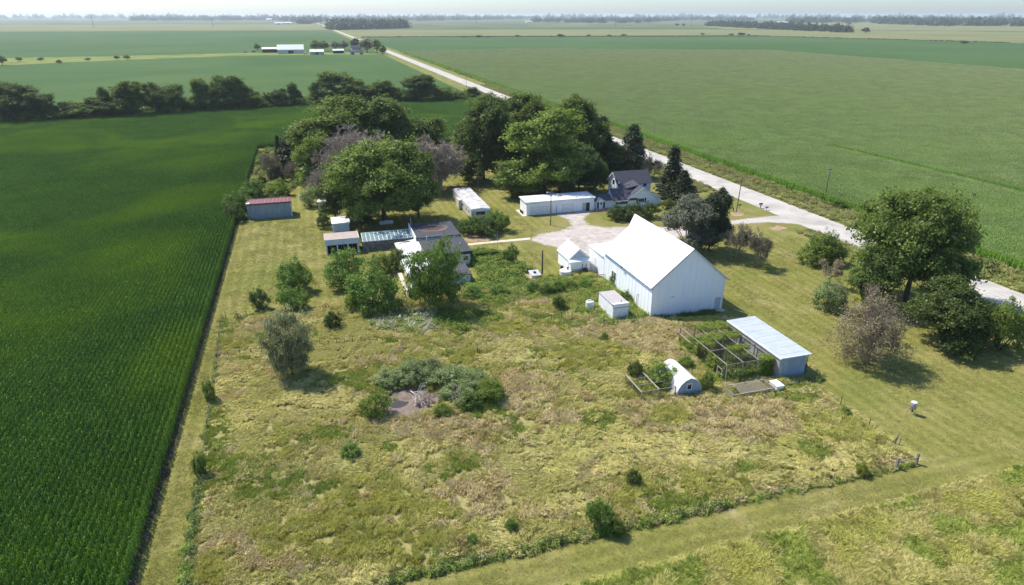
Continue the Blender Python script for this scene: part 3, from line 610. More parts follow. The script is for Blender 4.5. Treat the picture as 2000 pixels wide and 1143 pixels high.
for k, m in enumerate(kind_mats):
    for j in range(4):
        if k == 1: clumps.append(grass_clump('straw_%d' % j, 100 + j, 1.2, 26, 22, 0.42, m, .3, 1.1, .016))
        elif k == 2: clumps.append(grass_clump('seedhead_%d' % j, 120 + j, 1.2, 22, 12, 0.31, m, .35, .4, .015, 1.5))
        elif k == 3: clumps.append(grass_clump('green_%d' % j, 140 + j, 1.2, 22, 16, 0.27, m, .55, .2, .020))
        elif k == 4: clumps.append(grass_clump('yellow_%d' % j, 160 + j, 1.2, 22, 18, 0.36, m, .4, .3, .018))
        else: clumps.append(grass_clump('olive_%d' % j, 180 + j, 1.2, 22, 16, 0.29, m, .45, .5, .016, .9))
q = rnd_in(PAST, 9500, 7); pond = np.hypot((q[:, 0] - 9.0) / 4.6, (q[:, 1] - 80.6) / 3.9); q = q[pond > 1]
foot = [(53.8, 95.8, 70, 125), (47, 96.6, 51, 103.6), (44.8, 70.7, 50, 77.5), (61.8, 70.6, 68.2, 85), (54, 72.3, 62.2, 86)]
for a, b, c, d in foot: q = q[~((q[:, 0] > a) & (q[:, 0] < c) & (q[:, 1] > b) & (q[:, 1] < d))]
n = len(q); px = np.array([proj(x, y, 0) for x, y in q]); rs = np.random.RandomState(9)
nz = fbm(q[:, 0], q[:, 1], 7, 40); nz2 = fbm(q[:, 0], q[:, 1], 5, 50); kind = np.zeros(n, int); kind[nz > .60] = 1; kind[(nz2 > .60) & (nz < .5)] = 2; kind[(nz2 < .36)] = 3; kind[(nz < .36) & (nz2 > .45)] = 4
for x, y, a, b, k in PATCH:
    e = ((px[:, 0] - x) / a) ** 2 + ((px[:, 1] - y) / b) ** 2; kind[e < .55 + .7 * rs.rand(n)] = k
mixk = rs.rand(n); kind = np.where(mixk < .10, 0, np.where(mixk < .13, 1, np.where(mixk < .16, 2, kind)))
rot = np.where(kind == 1, fbm(q[:, 0], q[:, 1], 9, 60) * 9, rs.rand(n) * 6.28); s = .8 + .5 * rs.rand(n)
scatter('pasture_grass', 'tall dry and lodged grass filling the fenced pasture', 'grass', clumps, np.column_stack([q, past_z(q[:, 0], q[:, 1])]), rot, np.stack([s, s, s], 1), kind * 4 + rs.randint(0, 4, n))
# rough meadow beyond the mown lane
MEAD = [(-10, 20), (140, 10), (117, 46), (76.4, 44.6), (47, 43.9), (22, 43.2), (5, 43)]
sheet('meadow', MEAD, .03, 'pasture_floor', jit=.25, step=1.5)
q = rnd_in([(5, 28), (118, 28), (117, 46), (76.4, 44.8), (47, 44), (22, 43.3), (5, 43)], 6000, 8); n = len(q); q = q[in_view(q, 250)]; n = len(q)
nz = fbm(q[:, 0], q[:, 1], 9, 70); nz2 = fbm(q[:, 0], q[:, 1], 6, 80); kind = np.zeros(n, int); kind[nz > .64] = 1; kind[nz2 > .57] = 4; kind[nz2 < .46] = 3; rs = np.random.RandomState(3); s = .75 + .5 * rs.rand(n)
clumps = [grass_clump('meadow_%d_%d' % (k, j), 200 + 10 * k + j, 1.3, 24, 18, (.42, .5, .5, .36, .42)[k], kind_mats[k], .45, .5, .018) for k in range(5) for j in range(3)]
scatter('meadow_grass', 'rough green and yellow meadow grass beyond the mown lane', 'grass', clumps, np.column_stack([q, np.full(n, .03)]), rs.rand(n) * 6.28, np.stack([s, s, s], 1), kind * 3 + rs.randint(0, 3, n))
# pale cut edge along the mown lane and around the pasture's right side
q = np.vstack([np.column_stack([np.linspace(10, 80, 520), 44.4 + np.linspace(-.9, .6, 520) + rs.randn(520) * .28]), np.column_stack([66.6 + rs.randn(160) * .35, np.linspace(50, 72, 160)])]); n = len(q); rot, scl = spread(n, 4, .4, .7)
clumps = [grass_clump('cut_%d' % j, 260 + j, 1.2, 10, 20, .30, 'grass_straw', .7, .8, .03) for j in range(3)]
scatter('cut_grass', 'pale line of cut straw along the mown lane', 'grass', clumps, np.column_stack([q, np.full(n, .03)]), rot, scl * np.array([1, 1, .6]), np.arange(n) % 3)
# verge grass beside the road, taller towards the corn
q = np.vstack([rnd_in([(ROAD_R + .6, 40), (CORN_E, 40), (CORN_E, 520), (ROAD_R + .6, 520)], 5200, 11), rnd_in([(110, 175), (ROAD_L - .7, 175), (ROAD_L - .7, 480), (108, 480)], 3000, 12), rnd_in([(114, 60), (ROAD_L - .7, 60), (ROAD_L - .7, 132), (114, 132)], 500, 13)]); q = q[in_view(q, 200)]; n = len(q)
rot, scl = spread(n, 14, .7, 1.3); hh = np.where(q[:, 0] > 134, 1.25, .75); clumps = [grass_clump('verge_%d' % j, 280 + j, 1.6, 14, 20, .5, 'grass_verge', .5, .3, .04, .8) for j in range(5)] + [weed_clump('verge_weed_%d' % j, 290 + j, .7, .7, 150, .17, 'weed') for j in range(2)]
scatter('verge_grass', 'rough tawny verge grass lining the gravel road', 'grass', clumps, np.column_stack([q, np.full(n, .03)]), rot, scl * np.stack([np.ones(n), np.ones(n), hh], 1), np.where(rs.rand(n) < .12, 5 + rs.randint(0, 2, n), rs.randint(0, 5, n)))

# ---- yard gravel, drive, paths
YARD = gp([(1037, 469), (1052, 458), (1090, 452), (1105, 447), (1118, 441), (1112, 430), (1098, 424), (1085, 419), (1163, 411.5), (1150, 418), (1138, 428), (1150, 440), (1180, 445), (1215, 443.5), (1290, 444), (1400, 437), (1440, 430), (1490, 424), (1530, 421), (1552, 424), (1590, 442), (1560, 437), (1500, 434), (1440, 438), (1410, 442), (1340, 460), (1250, 480), (1165, 500), (1155, 560), (1140, 520), (1120, 495), (1085, 482), (1062, 478)])
grid('gravel_yard', 26, 118, 117, 170, .5, lambda X, Y: np.full(X.shape, .035), 'yard_gravel', {'gravel': lambda x, y: np.clip(.5 + edge_dist(x, y, YARD) / 4.0, 0, 1)}, mask=lambda x, y: (x > 28) & (edge_dist(x, y, YARD) > -4.5))
sheet('driveway_apron', gp([(1400, 441), (1400, 436.5), (1450, 429.5), (1500, 424), (1535, 422), (1556, 427), (1586, 443), (1550, 437), (1500, 434), (1440, 437)]), .045, 'gravel_road', jit=.12, step=1.5)
pa, pb, pc_, pd = gp([(914, 480), (1035, 468.5), (1036, 464.5), (914, 476)])
o = struct(build('concrete_path', MB().slab((*pa, .06), (*pb, .06), (*pc_, .06), (*pd, .06), .09), 'pale_concrete'))
struct(build('concrete_path', MB().box(14.2, 15.1, 118.5, 132, .0, .08), 'pale_concrete'))
sheet('garden_path', gp([(1000, 514), (1008, 512), (1022, 532), (1040, 540), (1032, 556), (1016, 540)]), .04, 'mulch', jit=.1, step=.8)
sheet('flower_bed', gp([(905, 470), (914, 456), (945, 461), (965, 470), (930, 474)]), .045, 'mulch', jit=.15, step=.8)
sheet('brick_patio', [(72.9, 163.6), (79.5, 163.4), (79.5, 166.2), (72.9, 166.2)], .055, 'brick_paving')
sheet('bare_soil', gp([(1425, 418), (1440, 414), (1455, 417), (1448, 422), (1432, 423)]), .05, 'mulch', jit=.2, step=.8)
sheet('bare_soil', gp([(1500, 446), (1520, 441), (1538, 446), (1525, 450), (1508, 450)]), .05, 'mulch', jit=.2, step=.8)
# strip along the near corn's foot, its shadow painted in dark soil colour
sheet('corn_shade_margin', [(CORN_W - .3, 25), (CORN_W + .25, 25), (CORN_W + .25, 250), (CORN_W - .3, 250)], .04, 'soil', jit=.22, step=.9)
# pond: shallow muddy water in the hollow
mb = MB(); mb.quad(*[(7.6 + 1.35 * math.cos(a) * (1 + .12 * math.sin(3 * a)), 80.5 + .95 * math.sin(a) * (1 + .1 * math.sin(2 * a + 1)), .10) for a in [math.tau * i / 40 for i in range(40)]]); struct(build('pond', mb, 'pond_water'))
grid('pond_mud', 3.8, 14.8, 75.6, 85.4, .3, lambda X, Y: .075 + .09 * vnoise(X, Y, .7, 90) * np.clip((np.hypot((X - 7.6) / 1.35, (Y - 80.5) / .95) - .7) * 2, -.3, 1) + .18 * np.clip(np.hypot((X - 9.2) / 5.0, (Y - 80.4) / 4.3) - .75, 0, 1), 'mud', mask=lambda x, y: np.hypot((x - 9.2) / 5.0, (y - 80.4) / 4.3) < 1.02)

# short mown turf: sparse tufts that roughen the lawn
LAWN = [(-20.3, 36), (-15.9, 48), (-18.8, 119), (9, 119), (14, 132), (30, 133), (33, 160), (118, 131), (117, 46), (66.5, 49), (5, 49), (5, 43.4), (76, 44.8), (117, 46), (117, 36)]
def lawn_pts(n, seed):
    q = np.vstack([rnd_in([(-20.2, 37), (-16.2, 37), (-16.0, 49), (-18.9, 118), (-20.2, 118)], n // 10, seed), rnd_in([(-20, 118), (8, 118), (14, 146), (-6, 182), (-20, 182)], n // 4, seed + 1), rnd_in([(66.8, 45.5), (117, 46.5), (117, 130), (72, 130), (69.6, 95), (69, 71)], n // 2, seed + 2), rnd_in([(5, 43.8), (66, 45), (66, 49), (5, 48.8)], n // 12, seed + 3), rnd_in([(31, 124), (47, 124), (47, 136), (31, 136)], n // 40, seed + 4), rnd_in([(30, 138), (52, 150), (52, 175), (44, 178), (44, 160), (30, 150)], n // 20, seed + 5)]); return q[in_view(q, 120)]
q = lawn_pts(2600, 900); n = len(q); rot, scl = spread(n, 91, .8, 1.3)
clumps = [grass_clump('turf_%d' % j, 910 + j, 2.6, 40, 6, .06, 'grass_lawn' if j else 'grass_straw', .8, .4, .022) for j in range(4)]
scatter('lawn_grass', 'short mown lawn turf around the yard', 'grass', clumps, np.column_stack([q, np.full(n, .02)]), rot, scl, np.where(np.random.RandomState(9).rand(n) < .08, 0, np.random.RandomState(8).randint(1, 4, n)))

# ================================================================== BUILDINGS
def win_front(parent, x0, x1, z0, z1, y, frame='white_paint', bars=1, name='window'):
    """window in a wall that faces the camera side (-Y): frame, panes"""
    w_ = build(name, MB().box(x0, x1, y - .05, y, z0, z0 + .09).box(x0, x1, y - .05, y, z1 - .09, z1).box(x0, x0 + .09, y - .05, y, z0 + .09, z1 - .09).box(x1 - .09, x1, y - .05, y, z0 + .09, z1 - .09), frame, parent)
    n = bars + 1; xs = [x0 + .09 + (x1 - x0 - .18) * i / n for i in range(n + 1)]
    for i in range(n): build('pane', bx(xs[i] + .02, xs[i + 1] - .02, y - .02, y - .005, z0 + .09, z1 - .09), 'dark_glass', w_)
    return w_
def win_side(parent, x, y0, y1, z0, z1, frame='white_paint', bars=1, name='window'):
    w_ = build(name, MB().box(x - .05, x, y0, y1, z0, z0 + .09).box(x - .05, x, y0, y1, z1 - .09, z1).box(x - .05, x, y0, y0 + .09, z0 + .09, z1 - .09).box(x - .05, x, y1 - .09, y1, z0 + .09, z1 - .09), frame, parent)
    n = bars + 1; ys = [y0 + .09 + (y1 - y0 - .18) * i / n for i in range(n + 1)]
    for i in range(n): build('pane', bx(x - .02, x - .005, ys[i] + .02, ys[i + 1] - .02, z0 + .09, z1 - .09), 'dark_glass', w_)
    return w_
def gable_y(x0, x1, y0, y1, ze, zr, z0=0): xm = (x0 + x1) / 2; return MB().extrude([(x0, y0, z0), (x1, y0, z0), (x1, y0, ze), (xm, y0, zr), (x0, y0, ze)], (0, y1 - y0, 0))
def gable_x(x0, x1, y0, y1, ze, zr, z0=0): ym = (y0 + y1) / 2; return MB().extrude([(x0, y0, z0), (x0, y1, z0), (x0, y1, ze), (x0, ym, zr), (x0, y0, ze)], (x1 - x0, 0, 0))
def roof_y(parent, x0, x1, y0, y1, ze, zr, m, over=.4, th=.12, name='roof'):
    """two slopes of a roof whose ridge runs along Y; returns both"""
    xm = (x0 + x1) / 2; k = (zr - ze) / (xm - x0); l, r, zl = x0 - over, x1 + over, ze - over * k; up = .14
    a = build(name, MB().slab((l, y0, zl + up), (xm, y0, zr + up), (xm, y1, zr + up), (l, y1, zl + up), th), m, parent)
    b = build(name, MB().slab((xm, y0, zr + up), (r, y0, zl + up), (r, y1, zl + up), (xm, y1, zr + up), th), m, parent)
    return a, b
def roof_x(parent, x0, x1, y0, y1, ze, zr, m, over=.4, th=.12, name='roof'):
    ym = (y0 + y1) / 2; k = (zr - ze) / (ym - y0); l, r, zl = y0 - over, y1 + over, ze - over * k; up = .14
    a = build(name, MB().slab((x0, l, zl + up), (x0, ym, zr + up), (x1, ym, zr + up), (x1, l, zl + up), th), m, parent)
    b = build(name, MB().slab((x0, ym, zr + up), (x0, r, zl + up), (x1, r, zl + up), (x1, ym, zr + up), th), m, parent)
    return a, b

# ---- big white barn
t = thing('barn', 'large white gabled barn with a bright white metal roof', 'barn', (61.75, 96.4))
X0, X1, Y0, Y1, ZE, ZR = 54.5, 69.0, 96.4, 116.8, 6.25, 12.35
build('wall', gable_y(X0, X1, Y0, Y1, ZE, ZR), 'white_siding', t)
l, r = roof_y(t, X0, X1, Y0 - .35, Y1 + .4, ZE, ZR, 'white_metal', over=.55, th=.14)
build('hay_hood', MB().extrude([(59.6, Y1 + .4, ZR - 1.65), (63.9, Y1 + .4, ZR - 1.65), (61.75, Y1 + .4, ZR + .15)], (0, .01, 0)).slab((61.75, Y1 + .4, ZR + .16), (59.6, Y1 + .4, ZR - 1.65), (61.7, Y1 + 2.3, ZR + .12), (61.75, Y1 + 2.3, ZR + .15), .1).slab((61.75, Y1 + .4, ZR + .16), (63.9, Y1 + .4, ZR - 1.65), (61.8, Y1 + 2.3, ZR + .12), (61.75, Y1 + 2.3, ZR + .15), .1), 'white_metal', l)
for s in (-1, 1):
    xe = 61.75 + s * 7.85; ze = ZE - .5
    build('barge_board', MB().slab((61.75, Y0 - .39, ZR + .10), (xe, Y0 - .39, ze + .06), (xe, Y0 - .355, ze + .06), (61.75, Y0 - .355, ZR + .10), .22), 'grey_white', t)
build('corner_board', bx(X0 - .03, X0 + .14, Y0 - .03, Y0 + .14, .0, ZE - .1), 'white_paint', t)
build('corner_board', bx(X1 - .14, X1 + .03, Y0 - .03, Y0 + .14, .0, ZE - .1), 'white_paint', t)
d = build('door', bx(67.4, 68.55, Y0 - .06, Y0 - .003, .2, 2.45), 'grey_white', t); build('door_frame', MB().box(67.25, 67.4, Y0 - .08, Y0 - .003, .2, 2.6).box(68.55, 68.7, Y0 - .08, Y0 - .003, .2, 2.6).box(67.4, 68.55, Y0 - .08, Y0 - .003, 2.45, 2.6), 'white_paint', d); build('handle', bx(68.3, 68.4, Y0 - .13, Y0 - .06, 1.2, 1.3), 'black_paint', d)
build('door_step', MB().box(67.0, 69.0, Y0 - 1.3, Y0 - .003, 0, .18), 'concrete', t)
win_side(t, X0, 111.15, 112.05, 1.55, 3.25); win_side(t, X0, 112.15, 113.05, 1.55, 3.25)
build('vent_hole', bx(58.6, 58.85, Y0 - .02, Y0 - .003, 3.6, 3.75), 'black_paint', t); build('vent_hole', bx(58.3, 58.45, Y0 - .02, Y0 - .003, 3.5, 3.6), 'black_paint', t)
build('conduit', MB().tube((54.3, 101.6, 0), (54.3, 101.6, 2.6), .05).tube((54.3, 101.6, 2.6), (54.5, 101.2, 2.7), .05), 'galvanised', t)
build('sag_flashing', bx(53.85, 54.05, 107.6, 108.3, 5.62, 5.74), 'wood_dark', t)
for i in range(11):
    x = X0 + 1.2 * (i + 1); zt = ZE + (ZR - ZE) * (1 - abs(x - 61.75) / 7.25) - .25; build('batten', bx(x - .03, x + .03, Y0 - .03, Y0 - .003, .05 if not 67.2 < x < 68.8 else 2.7, zt), 'white_siding', t)
for i in range(15): y = Y0 + 1.3 * (i + 1); build('batten', bx(X0 - .03, X0 - .003, y - .03, y + .03, .05, 1.5 if 110.9 < y < 113.2 else ZE - .2), 'white_siding_y', t)
# its low extension
t = thing('barn_extension', 'low white flat roofed annex on the far left end of the barn', 'annex', (58, 120.5))
build('wall', MB().extrude([(54.45, 116.85, 0), (63.5, 116.85, 0), (63.5, 116.85, 5.0), (54.45, 116.85, 4.5)], (0, 7.6, 0)), 'white_siding_y', t)
build('roof', MB().slab((54.2, 117.25, 4.68), (63.7, 117.25, 5.2), (63.7, 124.7, 5.2), (54.2, 124.7, 4.68), .14), 'white_metal', t)
build('door', bx(54.40, 54.447, 121.2, 123.6, 0, 3.0), 'white_paint', t)
# ---- milk house
t = thing('milk_house', 'small white gabled milk house left of the big barn', 'outbuilding', (51.0, 121.2))
build('wall', gable_y(48.75, 53.3, 122.0, 128.3, 3.0, 4.95), 'white_siding', t)
roof_y(t, 48.75, 53.3, 121.8, 128.6, 3.0, 4.95, 'white_metal', .3, .1)
build('pent_wall', bx(48.85, 53.2, 121.1, 121.99, 0, 2.6), 'white_siding', t)
build('pent_roof', MB().slab((48.4, 120.75, 2.66), (53.65, 120.75, 2.66), (53.65, 121.95, 3.02), (48.4, 121.95, 3.02), .08), 'white_metal', t)
build('gable_panel', MB().extrude([(49.4, 121.99, 3.1), (52.65, 121.99, 3.1), (51.02, 121.99, 4.6)], (0, -.03, 0)), 'grey_white', t)
build('concrete_plinth', bx(48.85, 51.2, 120.95, 121.09, 0, .9), 'concrete', t)
build('pipe', MB().tube((51.5, 121.0, 0), (51.5, 121.0, 2.0), .05).tube((52.3, 121.0, .0), (52.3, 121.0, 2.0), .05), 'black_paint', t)
t = thing('oil_drum', 'black round tank against the milk house front wall', 'tank', (51.9, 120.4))
build('body', MB().lathe((51.9, 120.35, 0), [(.5, 0), (.55, .05), (.55, 1.15), (.5, 1.2), (.2, 1.25)]), 'black_paint', t, True); build('rim', MB().lathe((51.9, 120.35, .6), [(.57, 0), (.57, .06)]), 'black_paint', t)
t = thing('water_tank', 'squat white round tank with a vent on top beside the milk house', 'tank', (*g(1107, 543), 0)); x, y = g(1107, 543); y += .8
build('body', MB().lathe((x, y, 0), [(1.25, 0), (1.25, 1.35), (1.15, 1.45), (.3, 1.55)], 20), 'tank_white', t, False); build('vent', MB().tube((x + .45, y, 1.45), (x + .45, y, 1.9), .14).tube((x + .45, y, 1.9), (x + .45, y, 2.0), .22), 'black_paint', t); build('outlet_pipe', MB().tube((x + 1.2, y - .3, 0), (x + 1.2, y - .3, 1.3), .09), 'black_paint', t)
x, y = g(1084, 520)
t = thing('milk_can', 'black bucket on the ground left of the milk house', 'bucket', (48.2, 124.4)); build('body', MB().lathe((48.2, 124.4, 0), [(.26, 0), (.34, .6), (.36, .62)]), 'black_paint', t, True); build('handle', MB().tube((47.86, 124.4, .6), (48.2, 124.4, .85), .02).tube((48.2, 124.4, .85), (48.54, 124.4, .6), .02), 'black_paint', t)
for nm, px_, m, lab in (('gas_cylinder', (1168, 533), 'galvanised', 'grey gas cylinder standing beside the barn wall'), ('gas_cylinder', (1173, 534), 'red_paint', 'red gas cylinder standing beside the barn wall')):
    x, y = g(*px_); t = thing(nm, lab, 'cylinder', (x, y)); build('body', MB().lathe((x, y, 0), [(.24, 0), (.26, .05), (.26, 1.35), (.18, 1.5)]), m, t, True); build('valve', MB().tube((x, y, 1.5), (x, y, 1.72), .07), 'galvanised', t)
x, y = g(1180, 533); t = thing('meter_post', 'thin grey meter post with crossarm at the barn wall', 'post', (x, y)); build('post', MB().tube((x, y, 0), (x, y, 3.4), .06), 'galvanised', t); build('arm', MB().tube((x, y, 3.2), (x + .8, y - .1, 3.0), .05), 'galvanised', t); build('meter', bx(x + .5, x + .8, y - .25, y - .05, 2.75, 3.1), 'galvanised', t)
x, y = g(1178, 546); t = thing('stock_gate', 'short weathered wooden gate by the barn wall', 'gate', (x, y))
for i in range(3): build('rail', bx(x - 1.4, x + 1.3, y - .03, y + .03, .35 + .35 * i, .5 + .35 * i), 'pale_wood', t)
for dx in (-1.4, 1.35): build('post', bx(x + dx - .08, x + dx + .08, y - .08, y + .08, 0, 1.45), 'wood_grey', t)
# ---- well house
x, y = g(1047, 549); t = thing('well_house', 'tiny white box hut with a dark vent in its roof', 'hut', (x, y)); build('wall', bx(x - .85, x + .85, y, y + 1.9, 0, 1.25), 'white_paint', t); build('roof', MB().slab((x - 1.05, y - .2, 1.3), (x + 1.05, y - .2, 1.3), (x + 1.05, y + 2.1, 1.65), (x - 1.05, y + 2.1, 1.65), .1), 'grey_white', t); build('vent', bx(x - .25, x + .2, y + .7, y + 1.1, 1.4, 1.75), 'black_paint', t)
x, y = g(1024, 556); tag(build('paving_slab', MB().slab((x - .6, y - .5, .16), (x + .6, y - .5, .16), (x + .6, y + .5, .16), (x - .6, y + .5, .16), .14), 'pale_concrete'), 'small pale slab at the end of the garden path', 'slab')
# ---- long garage
t = thing('garage', 'long low white garage with a white roof and two garage doors', 'garage', (63.2, 165.4)); Y = 165.4
build('wall', bx(53.4, 73.0, Y, 171.2, 0, 3.55), 'white_siding', t)
build('roof', MB().slab((53.05, Y - .25, 3.74), (73.3, Y - .25, 3.74), (73.3, 171.5, 3.86), (53.05, 171.5, 3.86), .16), 'white_old_roof', t)
build('fascia', bx(53.05, 73.3, Y - .29, Y - .254, 3.42, 3.72), 'white_paint', t)
for x0, x1, z1 in ((54.6, 57.3, 2.2), (57.85, 60.6, 2.15), (63.7, 66.8, 2.3)):
    d = build('garage_door', bx(x0, x1, Y - .05, Y - .003, .04, z1), 'white_paint', t)
    build('door_frame', MB().box(x0 - .09, x0 - .005, Y - .07, Y - .003, .04, z1 + .09).box(x1 + .005, x1 + .09, Y - .07, Y - .003, .04, z1 + .09).box(x0, x1, Y - .07, Y - .003, z1 + .005, z1 + .09), 'grey_white', d)
    for k in range(1, 4): build('panel_joint', bx(x0 + .02, x1 - .02, Y - .056, Y - .051, z1 * k / 4, z1 * k / 4 + .03), 'grey_white', d)
build('side_light', bx(69.55, 70.5, Y - .04, Y - .003, .1, 2.25), 'grey_white', t)
d = build('door', bx(70.6, 71.7, Y - .05, Y - .003, .05, 2.3), 'dark_glass', t); build('screen_bar', bx(70.6, 71.7, Y - .07, Y - .051, 1.1, 1.18), 'black_paint', d)
build('pipe', MB().tube((62.0, Y - .1, 0), (62.0, Y - .1, 2.2), .05), 'black_paint', t)
build('conduit', MB().tube((54.4, Y - .3, 3.2), (57.2, Y - .3, 3.35), .03), 'galvanised', t)
struct(build('concrete_apron', bx(52.2, 53.36, 164.9, 171.5, .0, .1), 'pale_concrete'))
rs = random.Random(4)
for i in range(3):
    x, y = 52.8, 167.0 + i * .95
    tag(build('tyre', MB().extrude([(x - .12 + 0, y + .42 * math.cos(a), .52 + .42 * math.sin(a)) for a in [math.tau * k / 14 for k in range(14)]], (.24, 0, 0)), 'rubber'), ('nearest', 'middle', 'farthest')[i] + ' of three dark tyres leaning on the garage end wall', 'tyre', 'tyres at the garage end')
# ---- house
t = thing('farmhouse', 'white two storey farmhouse with dark grey shingle roofs', 'house', (87, 166))
HX0, HX1, HY0, HY1 = 83.6, 94.0, 172.8, 179.6
build('upper_wall', gable_x(HX0, HX1, HY0, HY1, 5.0, 7.75), 'white_clapboard', t); a, b = roof_x(t, HX0 - .45, HX1 + .45, HY0, HY1, 5.0, 7.75, 'shingle', .5, .16, 'upper_roof')
for yy, s in ((HY0 - .5, 1), (HY1 + .5, -1)):
    zl = 5.0 - .5 * 2.75 / 3.4 + .02; build('gable_trim', MB().slab((HX0 - .50, yy, zl), (HX0 - .50, 176.2, 7.79), (HX0 - .455, 176.2, 7.79), (HX0 - .455, yy, zl), .25), 'white_paint', t)
win_side(t, HX0, 175.2, 176.9, 4.0, 5.6); win_front(t, 91.5, 92.7, 3.6, 4.6, HY0)
# single storey front: cross gable and porch range
build('front_wall', gable_y(83.8, 92.3, 166.0, 172.7, 2.5, 5.2), 'white_clapboard', t); l, r = roof_y(t, 83.8, 92.3, 165.6, 172.75, 2.5, 5.2, 'shingle', .6, .14, 'front_roof')
for s in (-1, 1):
    xe = 88.05 + s * 4.8; build('barge_board', MB().slab((88.05, 165.55, 5.32), (xe, 165.55, 2.25), (xe, 165.595, 2.25), (88.05, 165.595, 5.32), .25), 'white_paint', t)
build('bell_roof', MB().slab((92.75, 165.6, 2.32), (94.6, 165.6, 1.98), (94.6, 172.6, 1.98), (92.75, 172.6, 2.32), .12), 'shingle', t)
build('side_wall', bx(92.31, 94.1, 166.4, 172.2, 0, 2.0), 'white_clapboard', t)
w_ = win_front(t, 86.7, 88.7, .95, 2.15, 166.0, bars=2)
for x0 in (86.2, 88.75): build('shutter', bx(x0, x0 + .45, 165.95, 165.997, .9, 2.2), 'black_paint', t)
build('porch_wall', MB().extrude([(79.4, 166.3, 0), (79.4, 171.9, 0), (79.4, 171.9, 2.4), (79.4, 169.1, 4.6), (79.4, 166.3, 2.4)], (4.39, 0, 0)), 'white_clapboard', t)
roof_x(t, 79.0, 86.2, 166.3, 171.9, 2.45, 4.65, 'shingle', .8, .14, 'porch_roof')
build('saddle_roof', MB().quad((83.4, 168.6, 4.45), (87.9, 168.6, 5.30), (87.9, 172.79, 5.9), (84.6, 172.79, 4.6)).quad((88.2, 168.6, 5.30), (91.0, 168.6, 3.6), (91.0, 172.79, 3.6), (88.2, 172.79, 5.9)).quad((87.9, 168.6, 5.30), (88.2, 168.6, 5.30), (88.2, 172.79, 5.9), (87.9, 172.79, 5.9)), 'shingle', t)
for zz, yy in ((165.47, 0),): build('gable_trim', MB().slab((78.95, 165.5, 1.92), (78.95, 169.1, 4.78), (78.995, 169.1, 4.78), (78.995, 165.5, 1.92), .24), 'white_paint', t)
build('porch_band', bx(79.9, 83.5, 166.2, 166.297, .8, 2.1), 'dark_inside', t)
for k in range(7): build('porch_window', MB().box(79.95 + k * .5, 80.0 + k * .5, 166.14, 166.197, .8, 2.1), 'white_paint', t)
build('gutter', bx(79.0, 83.4, 165.42, 165.5, 1.84, 1.96), 'white_paint', t)
build('flue', MB().tube((83.0, 171.2, 3.6), (83.0, 171.2, 5.6), .13), 'black_paint', t); build('flue_cap', MB().tube((83.0, 171.2, 5.6), (83.0, 171.2, 5.95), .26), 'white_paint', t)
t = thing('breezeway', 'short grey roofed passage with a gabled white door joining garage and house', 'passage', (76, 166))
build('wall', bx(73.05, 79.35, 166.5, 170.5, 0, 2.3), 'white_clapboard', t)
build('roof', MB().slab((73.35, 165.9, 2.32), (78.9, 165.9, 2.32), (78.9, 168.5, 3.5), (73.35, 168.5, 3.5), .12).slab((73.35, 168.5, 3.5), (78.9, 168.5, 3.5), (78.9, 171.0, 2.4), (73.35, 171.0, 2.4), .12), 'shingle', t)
p = build('porch', MB().extrude([(73.9, 165.6, 0), (76.5, 165.6, 0), (76.5, 165.6, 2.2), (75.2, 165.6, 2.95), (73.9, 165.6, 2.2)], (0, .89, 0)), 'white_paint', t)
build('porch_roof', MB().slab((73.6, 165.45, 2.18), (75.2, 165.45, 3.1), (75.2, 167.2, 3.1), (73.6, 167.2, 2.18), .08).slab((75.2, 165.45, 3.1), (76.8, 165.45, 2.18), (76.8, 167.2, 2.18), (75.2, 167.2, 3.1), .08), 'grey_white', p)
d = build('door', bx(74.75, 75.7, 165.54, 165.597, .05, 2.1), 'white_paint', t); build('pane', bx(74.95, 75.5, 165.52, 165.538, 1.35, 1.95), 'dark_glass', d)
for x0 in (74.05, 75.85): build('side_light', bx(x0, x0 + .5, 165.55, 165.597, .2, 2.1), 'black_paint', t)
# ---- mobile home
t = thing('mobile_home', 'long pale mobile home with a patchy stained roof', 'mobile home', (40.6, 165)); TX0, TX1, TY0, TY1 = 38.1, 43.2, 165.2, 188.5
build('wall', bx(TX0, TX1, TY0, TY1, .25, 2.9), 'trailer_wall', t); build('skirting', bx(TX0 + .05, TX1 - .05, TY0 + .05, TY1 - .05, 0, .249), 'wood_grey', t)
build('roof', MB().extrude([(TX0 - .1, TY0 - .1, 2.91), (TX1 + .1, TY0 - .1, 2.91), (TX1 + .1, TY0 - .1, 3.0), (40.65, TY0 - .1, 3.22), (TX0 - .1, TY0 - .1, 3.0)], (0, TY1 - TY0 + .2, 0)), 'trailer_roof', t)
build('end_fascia', bx(TX0 - .1, TX1 + .1, TY0 - .16, TY0 - .105, 2.45, 3.0), 'white_paint', t)
win_front(t, 39.3, 42.0, 1.25, 2.35, TY0, bars=3)
for y0, y1 in ((167.5, 168.5), (170.2, 171.0), (174.5, 176.0), (181, 182.2)): win_side(t, TX0, y0, y1, 1.2, 2.3)
d = build('door', bx(TX0 - .05, TX0 - .003, 172.2, 173.1, .5, 2.4), 'grey_white', t); build('handle', bx(TX0 - .1, TX0 - .051, 172.3, 172.4, 1.4, 1.5), 'black_paint', d)
build('door_bay', bx(TX0 - .9, TX0 - .004, 176.4, 179.5, .2, 2.7), 'trailer_wall', t)
